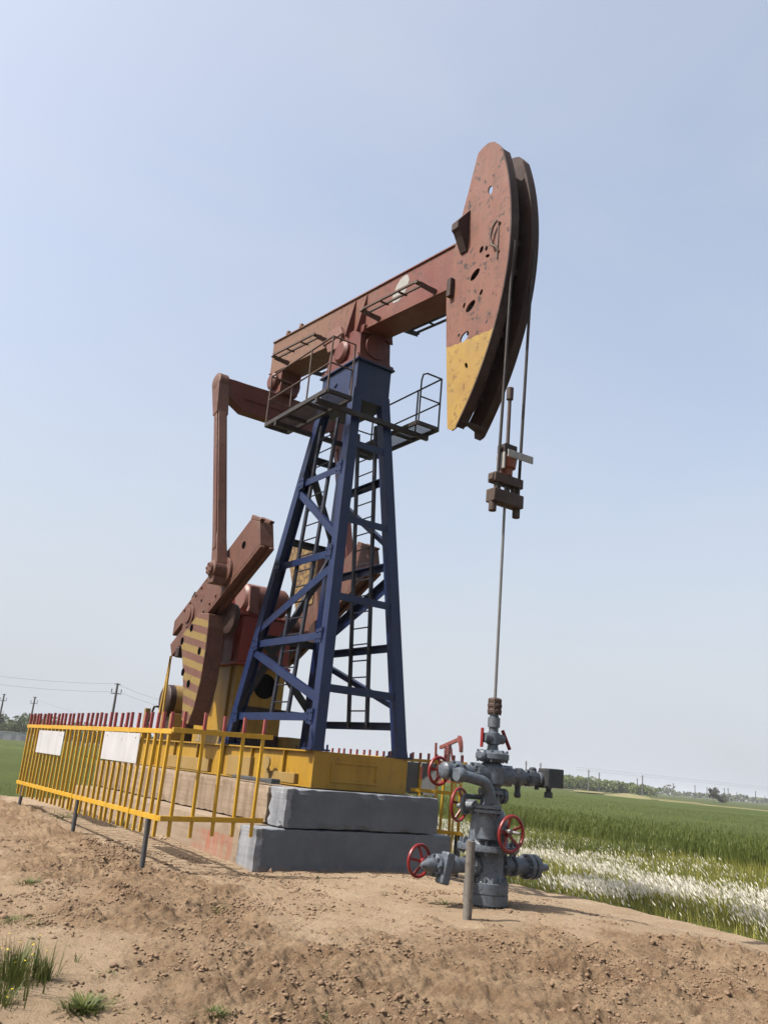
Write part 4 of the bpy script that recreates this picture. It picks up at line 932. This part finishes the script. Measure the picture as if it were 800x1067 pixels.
# rear wheel with its small pipe
b=MB(); b.lathe((-.15,WY+.1,1.12),(-.5,.86,0),[(0,.09),(.12,.09),(.14,.05),(.24,.03)],14); rv=b.build('rear_valve',M['wellgrey'],WH,30)
handwheel((-.15,WY+.42,1.13),(-.35,.94,0),.20,rv)
b=MB(); b.tube([(-.30,WY+.1,1.06),(-.36,WY+.08,1.06),(-.385,WY+.07,1.10),(-.385,WY+.07,1.22),(-.36,WY+.07,1.25),(-.1,WY+.05,1.25)],.032,10); b.build('small_pipe',M['wellgrey'],rv,50)
# upper right arm with instrument box
ar=arm((.2,WY,zu),(1,0,.0),[(0,.11),(.04,.14),(.10,.14),(.105,.09),(.18,.09),(.22,.125),(.30,.13),(.34,.09),(.42,.085),(.44,.12),(.50,.12),(.51,.07),(.60,.07),(.61,.10),(.66,.10),(.67,.05),(.80,.05)],'sample_valve',((.07,.12,8),(.47,.10,6)))
b=MB(); b.lathe((.46,WY,zu-.10),(0,0,-1),[(0,.04),(.08,.035),(.13,.05),(.16,.03)],12); b.lathe((.72,WY,zu+.02),Z,[(0,.05),(.10,.05),(.12,.03)],12); b.lathe((.80,WY,zu-.05),(0,0,-1),[(0,.03),(.09,.03)],10); b.build('sample_cock',M['blackbox'],ar,30)
b=MB(); b.box(.93,1.14,WY-.16,WY+.02,zu-.10,zu+.145); bx=b.build('instrument_box',M['blackbox'],WH,None,.012)
b=MB(); b.box(.85,.928,WY-.17,WY+.03,zu-.11,zu+.14); b.build('box_end',M['blackbox'],bx,None,.01)
b=MB(); b.lathe((.95,WY-.07,zu-.10),(0,0,-1),[(0,.035),(.05,.035),(.06,.055),(.13,.055)],12); b.build('cable_gland',M['blackbox'],bx,30)

# standpipe
b=MB(); gz=hz(-.98,-3.57); b.cyl((-.98,-3.57,gz-.1),(-.985,-3.57,.80),.05,n=20); 
o=b.build('standpipe',paint('weathered_pipe',(.30,.27,.235),(.38,.35,.31),(.14,.09,.06),.42,.6,2),None,40); tag(o,'short weathered grey brown pipe standing in the soil before the wellhead','pipe')
# steel channel lying on the footing edge
b=MB(); b.bar((-1.30,1.95,1.165),(-1.30,.72,1.165),.10,.05); b.box(-1.37,-1.22,.56,.74,1.125,1.20)
o=b.build('steel_channel',M['post'],None,None,.006); tag(o,'short grey steel channel lying on top of the brown footing beside the base frame','steel bar')

# ------------------------------------------------------------------ fences
pk=MB(); pk.box(-.019,.019,-.019,.019,-.78,.54); pk.mi=1; pk.box(-.0195,.0195,-.0195,.0195,.54,.765)
bmesh.ops.recalc_face_normals(pk.bm,faces=pk.bm.faces); pme=bpy.data.meshes.new('picket'); pk.bm.to_mesh(pme); pk.bm.free(); pme.materials.append(M['fence']); pme.materials.append(M['tip'])
def fence(x0,y0,x1,y1,zlo,zhi,n,label,posts,dz=0,name='picket_fence',thick=(.05,.07)):
    T=thing(name,label,'fence',(x0,y0,hz(x0,y0)),'yellow picket fences round the pumpjack'); off=-Vector(T.location)
    p=Vector((x0,y0,0)); q=Vector((x1,y1,0)); d=(q-p).normalized(); nrm=Vector((d.y,-d.x,0))
    for z_,hgt in ((zhi,.065),(zlo,.065)):
        b=MB(); b.bar(p+Vector((0,0,z_)),q+Vector((0,0,z_+dz)),.05,hgt,nrm); b.build('rail',M['fence'],T,None,.004)
    rz=random.Random(int(abs(x0*10+y1*100)))
    for k in range(n):
        t=(k+.5)/n; c=p.lerp(q,t); o=bpy.data.objects.new('picket',pme); COL.objects.link(o); o.parent=T
        side=nrm*.0; o.location=off+c+Vector((0,0,(zlo+zhi)/2+dz*t+.02))+side; o.rotation_euler=(rz.gauss(0,.010),rz.gauss(0,.010),math.atan2(d.y,d.x)); o.scale=(1,1,1+rz.gauss(0,.008))
    for t in posts:
        c=p.lerp(q,t); b=MB(); g_=hz(c.x,c.y); cc=c-nrm*0; b.cyl((cc.x,cc.y,g_-.25),(cc.x+rz.gauss(0,.015),cc.y,zlo+dz*t-.03),.033,n=14); b.build('post',M['post'],T,40)
    return T
fence(-3.35,-.33,-3.35,7.42,.64,1.715,31,'long yellow picket fence with two white signs on the left of the pumpjack',(.045,.46,.94),-.03)
fence(-3.374,-.362,-1.92,-.362,.645,1.735,5,'short yellow picket fence panel running from the left fence corner to the grey blocks',(),.03)
fence(3.35,1.72,3.35,10.4,.43,1.70,33,'yellow picket fence on the far side behind the blue tower',(.02,.48,.95),.0)
fence(3.30,1.70,2.55,2.35,.45,1.15,3,'low yellow gate panel at the near end of the far fence beside the grey blocks',(.05,.95),.0,'gate_panel')
# corner uprights
b=MB(); 
def sign(y0,y1,z0,z1,label,x=-3.392,mat='sign',tilt=.0):
    b=MB(); b.bar((x,(y0+y1)/2,z0),(x+tilt,(y0+y1)/2,z1),.008,abs(y1-y0),(1,0,0)); 
    o=b.build('sign_board',M[mat],None,None,.003); tag(o,label,'sign')
    for y in (y0+.1*(y1-y0),y1-.1*(y1-y0)):
        t=MB(); t.cyl((x-.01,y,z1-.06),(x+.03,y,z1-.06),.008,n=6); t.build('tie_wire',M['post'],o)
    return o
sign(2.34,.76,1.26,1.665,'larger blank white sign board hung on the left fence nearest the camera')
sign(6.30,4.58,1.215,1.62,'farther blank white sign board with faint pink marks hung on the left fence')
sign(2.55,3.05,1.05,1.66,'grey backed board on the far fence nearest the wellhead',3.30,'greyboard')
sign(3.15,3.75,1.05,1.66,'grey backed board on the far fence nearer the blue tower',3.30,'greyboard')

# ------------------------------------------------------------------ far pumpjack
def far_jack(p,ang,scale,label):
    T=thing('pumpjack',label,'pumpjack',p); Rm=Matrix.Rotation(ang,4,'Z')@Matrix.Scale(scale,4); Tm=Matrix.Translation(p)@Rm
    def fin(b,name,mat):
        b.bm.transform(Tm); return b.build(name,mat,T)
    b=MB(); b.box(-.8,.8,-4,3.2,0,.9); fin(b,'base_frame',M['farred'])
    b=MB()
    for sx in (-1,1):
        for sy in (-1,1): b.bar((sx*.8,sy*1.3,.9),(sx*.25,sy*.3,6.2),.28,.28)
        for z_ in (2.2,3.8): b.bar((sx*.65,-1.0,z_),(sx*.65,1.0,z_),.15,.15)
    fin(b,'tower',M['farred'])
    b=MB(); b.bar((0,3.6,6.2),(0,-4.0,7.6),.45,.55); b.box(-.3,.3,-.4,.4,6.1,6.8); fin(b,'walking_beam',M['farred'])
    b=MB(); b.prism([(-3.9,8.2),(-4.3,8.0),(-4.8,7.3),(-5.05,6.5),(-5.1,5.6),(-4.85,5.5),(-4.65,6.4),(-4.2,7.0),(-3.8,7.3)],-.3,.3); fin(b,'horsehead',M['farred'])
    for s in (-1,1):
        b=MB(); b.bar((s*.9,3.6,6.9),(s*.9,3.1,2.2),.32,.4); fin(b,'pitman_arm',M['farred'])
        b=MB(); b.prism([(3.9,1.2),(2.2,1.4),(2.4,3.6),(3.4,4.2),(4.0,3.0)],min(s*.6,s*.85),max(s*.6,s*.85)); fin(b,'crank',M['farred'])
    b=MB()
    for s in (-1,1): b.cyl((s*.15,-5.25,5.8),(s*.15,-5.25,2.6),.03,n=6)
    b.box(-.3,.3,-5.4,-5.1,2.4,2.7); fin(b,'wire_rope',M['rope'])
    return T
pj=CAMP+(lambda d:Vector((d.x,d.y,0)).normalized())(CAMR@Vector((66,533.5-805,-f_px)))*168; far_jack((pj.x,pj.y,FZ),R(-15),1.10,'small far red pumpjack seen between the yellow fence and the wellhead')
print('far jack',pj)

# ------------------------------------------------------------------ poles and lines
def pole(p,h,label,group,arms=True,r=.16,kind='far'):
    T=thing('utility_pole',label,'utility pole',(p[0],p[1],FZ),group); b=MB(); b.cyl((p[0],p[1],FZ-.3),(p[0],p[1],FZ+h),r,r*.62,n=10); b.build('pole_shaft',M['polegrey'],T,40)
    if arms:
        b=MB(); b.bar((p[0]-.5,p[1]+.3,FZ+h-1.1),(p[0]+.5,p[1]-.3,FZ+h-1.1),.09,.10); b.bar((p[0],p[1],FZ+h-1.1),(p[0],p[1],FZ+h-.1),.05,.05); b.bar((p[0]-.28,p[1]+.15,FZ+h-.1),(p[0]+.28,p[1]-.15,FZ+h-.1),.08,.09)
        for t in (-.45,.45): b.cyl((p[0]+t,p[1]-t*.5,FZ+h-.95),(p[0]+t,p[1]-t*.5,FZ+h-.62),.05,n=6)
        b.build('crossarm',M['polegrey'],T)
    return T
PA=at_z(123,712,7.8); PB=at_z(37,726,7.8); PC=at_z(5,723,7.8); PD=at_z(206,735,7.8); PE=at_z(112,747,7.8); PF=at_z(-90,690,7.8)
pole(PA,8.5,'grey utility pole with crossarm rising behind the left fence',None,r=.19)
pole(PB,8.5,'slim utility pole standing beyond the crop field near the left edge',None,r=.2)
pole(PC,8.5,'utility pole cut by the left edge of the picture',None,r=.2)
def wire(name,a,b_,sag,label,n=14,offs=((0,0,0),)):
    b=MB()
    for o in offs:
        a_=Vector(a)+Vector(o); c_=Vector(b_)+Vector(o)
        b.tube([a_.lerp(c_,k/n)-Vector((0,0,sag*4*(k/n)*(1-k/n))) for k in range(n+1)],.010,5)
    tag(b.build(name,M['polegrey']),label,'power line')
wire('power_line',PF,PA,.5,'pair of overhead wires running in from the upper left to the nearest left pole',offs=((0,0,-.05),(.3,-.2,-.9)))
wire('power_line',PA,PD,.5,'overhead wires leaving the nearest left pole behind the pumpjack',offs=((0,0,-.1),(.3,-.2,-.9)))
wire('power_line',PB,PE,.6,'single thin wire leaving the slim pole towards the fence tips',offs=((0,0,-.3),))
GR='far utility poles along the right horizon'
proto=None
for px,py,hpx in ((613,802,9),(624,805,8),(663.5,811,7),(669,808,11),(696.5,817,6),(701,816,8),(723.5,818,8),(736,820,8),(754,821,12),(758,821,9),(767,825,7),(786.5,824,11),(796,829,8),(548,793,8),(563,795,7)):
    hor=762+.0937*px; H=9.0; up_px=hor-py; dist=(FZ+H-1.5)*900/max(up_px,4)
    q=at_z(px,py,FZ+H) if up_px>2 else None
    if q is None: continue
    if proto is None: proto=pole(q,H,'far grey utility pole on the hazy right hand horizon',GR,r=.34); p0=Vector(q)
    else:
        c=copy_tree(proto); c.location=(q.x,q.y,FZ)
q1=at_z(600,801,7.5); q2=at_z(800,822,7.5)
b=MB()
for o_ in (0,.9): b.tube([(q1.x,q1.y,7.2+o_),(q2.x,q2.y,7.2+o_)],.028,5)
tag(b.build('power_line',M['polegrey']),'faint overhead wires strung between the far poles on the right horizon','power line')

# ------------------------------------------------------------------ trees and sheds far off
def crown_mesh(name,h,w,n,leaf,seed,blobs=7,trunk=.25,cz=.6):
    r=np.random.default_rng(seed); C=np.c_[r.normal(0,.28*w,blobs),r.normal(0,.28*w,blobs),h*(trunk+(1-trunk)*r.uniform(.2,.82,blobs))]; S=r.uniform(.2,.42,blobs)*w
    k=r.integers(0,blobs,n); d=r.normal(0,1,(n,3)); d/=np.linalg.norm(d,axis=1)[:,None]; rad=r.uniform(.45,1.05,n)**.6
    P=C[k]+d*(S[k]*rad)[:,None]*np.array([1,1,cz+.3]); P[:,2]=np.clip(P[:,2],h*trunk*.6,h*1.05)
    a=r.normal(0,1,(n,3)); a/=np.linalg.norm(a,axis=1)[:,None]; bb=np.cross(a,r.normal(0,1,(n,3))); bb/=np.linalg.norm(bb,axis=1)[:,None]
    s=leaf*r.uniform(.6,1.3,n)[:,None]; V=np.stack([P-a*s,P-bb*s*.6,P+a*s,P+bb*s*.6],1).reshape(-1,3); F=np.arange(4*n).reshape(-1,4)
    return raw_mesh(name,V,F)
def make_tree(h,w,n,leaf,seed,mat,label,cat,group,name='broadleaf_tree',trunk=.25):
    T=thing(name,label,cat,(0,0,FZ),group)
    me=crown_mesh('crown',h,w,n,leaf,seed,8,trunk); me.materials.append(mat); c=bpy.data.objects.new('crown',me); COL.objects.link(c); c.parent=T
    b=MB(); b.cyl((0,0,-.2),(0,0,h*.6),.05*h*.35,.02*h*.3,n=8)
    for k in range(4): a=k*1.6; b.cyl((0,0,h*(.3+.06*k)),(math.cos(a)*w*.25,math.sin(a)*w*.25,h*(.55+.06*k)),.012*h*.4,.006*h*.4,n=6)
    me2=bpy.data.meshes.new('trunk'); b.bm.to_mesh(me2); b.bm.free(); me2.materials.append(M['bark']); t=bpy.data.objects.new('trunk',me2); COL.objects.link(t); t.parent=T
    return T
LG='green trees in a row beyond the left field'
protos=[make_tree(8,7,900,.42,s,M['leaf'],'dense green tree in the far row beyond the left field','tree',LG) for s in (3,4,5)]
rr=random.Random(3); first=set()
for k in range(26):
    px=-50+k*8+rr.uniform(-2,2); q=at_z(px,764.6+.0937*px-.2,FZ); d=Vector((q.x+7.72,q.y+11.4,0)); q=CAMP+d.normalized()*rr.uniform(300,345) 
    i=k%3; o=protos[i] if i not in first else copy_tree(protos[i]); first.add(i)
    o.location=(q.x,q.y,FZ); s=rr.uniform(.75,1.12); o.scale=(s,s,s*rr.uniform(.85,1.1)); o.rotation_euler=(0,0,rr.uniform(0,6))
# sheds under the trees
for k,(px,wd,mat,lab) in enumerate(((2,9,'roofwhite','low white shed at the far end of the left field by the left edge'),(15,12,'roofwhite','wider low white shed below the far tree row'),(25,9,'roofblue','small shed with pale blue roof close to the far fence corner'))):
    q=at_z(px,764.5+.0937*px,FZ); d=Vector((q.x+7.72,q.y+11.4,0)).normalized(); c=CAMP+d*285; T=thing('shed',lab,'shed',(c.x,c.y,FZ)); sd=Vector((d.y,-d.x,0))
    b=MB(); p=Vector((c.x,c.y,0)); 
    b.bar(p-sd*wd/2*.5+Vector((0,0,FZ+1.3)),p+sd*wd/2*.5+Vector((0,0,FZ+1.3)),4,2.6,d); b.build('wall',M['roofwhite'],T)
    b=MB(); b.bar(p-sd*wd*.27+Vector((0,0,FZ+2.75)),p+sd*wd*.27+Vector((0,0,FZ+2.75)),4.6,.28,d); b.build('roof',M[mat],T)
    b=MB(); b.bar(p-d*2.02-sd*.6+Vector((0,0,FZ+1.0)),p-d*2.02+sd*.6+Vector((0,0,FZ+1.0)),.06,2.0,d); b.build('door',M['shedgrey'],T)
# right hedge row
HG='bushes of the hedge row beyond the right wheat field'
hp=[make_tree(5.0,6.5,800,.40,s,M['leafpale'],'leafy bush in the hedge row beyond the wheat field','bush',HG,'hedge_bush',.05) for s in (13,14)]
first=set()
for k in range(40):
    t=k/39; px=545+t*133; d=CAMR@Vector((px-400,533.5-(762+.0937*px),-f_px)); d.z=0; d.normalize(); q=CAMP+d*(415+85*t+rr.uniform(-9,9))
    i=k%2; o=hp[i] if i not in first else copy_tree(hp[i]); first.add(i)
    o.location=(q.x,q.y,FZ); s=rr.uniform(1.0,1.5)*(1.0-.2*t); o.scale=(s,s,s*(.95 if px<675 else .8)); o.rotation_euler=(0,0,rr.uniform(0,6))
def far_at(px,dist):
    d=CAMR@Vector((px-400,533.5-(762+.0937*px),-f_px)); d.z=0; d.normalize(); return CAMP+d*dist
T=make_tree(6.5,3.2,700,.3,31,M['leafdry'],'lone dark tree standing on the right horizon','tree',None); q=far_at(743,400); T.location=(q.x,q.y,FZ)
T=make_tree(4.0,3.6,600,.3,32,M['leafdry'],'smaller dark bush just right of the lone horizon tree','bush',None,'bush',.1); q=far_at(749,400); T.location=(q.x,q.y,FZ)
# far wooded horizon reads as one mass
n=14000; az_=rng.uniform(0,1,n); px=660+az_*420; V=[];
base=[far_at(p,1) for p in np.linspace(600,1200,40)]
def wood():
    r=np.random.default_rng(77); P=[]
    for k in range(230):
        px=-900+ (k/229)*2900; dist=r.uniform(1000,1250) if px>560 else r.uniform(900,1100); q=far_at(float(np.clip(px,-900,2000)),dist); hgt=r.uniform(4,9)*(1.3 if 695<px<708 else 1)
        m=70; d=r.normal(0,1,(m,3)); d/=np.linalg.norm(d,axis=1)[:,None]; c=np.array([q.x,q.y,FZ+hgt*.5]); P.append(c+d*np.array([11,11,hgt*.55])*r.uniform(.3,1,(m,1)))
    P=np.concatenate(P); m=len(P); a=r.normal(0,1,(m,3)); a/=np.linalg.norm(a,axis=1)[:,None]; bb=np.cross(a,r.normal(0,1,(m,3))); bb/=np.linalg.norm(bb,axis=1)[:,None]; s=r.uniform(1.2,2.4,(m,1))
    V=np.stack([P-a*s,P-bb*s,P+a*s,P+bb*s],1).reshape(-1,3); me=raw_mesh('distant_woodland',V,np.arange(4*m).reshape(-1,4)); me.materials.append(M['leaf']); return link('distant_woodland',me)
tag(wood(),kind='stuff')

# ------------------------------------------------------------------ haze
HZ=True
if HZ:
    b=MB(); b.box(-1900,1900,-1900,1900,FZ-1.0-.06,13.0); hm=bpy.data.materials.new('haze'); hm.use_nodes=True; nt=hm.node_tree
    nt.nodes.remove(nt.nodes['Principled BSDF']); v=nt.nodes.new('ShaderNodeVolumePrincipled'); v.inputs['Density'].default_value=.0002; v.inputs['Color'].default_value=(.93,.95,1,1); v.inputs['Anisotropy'].default_value=.2
    nt.links.new(v.outputs[0],nt.nodes['Material Output'].inputs['Volume']); o=b.build('haze',hm); tag(o,kind='stuff')
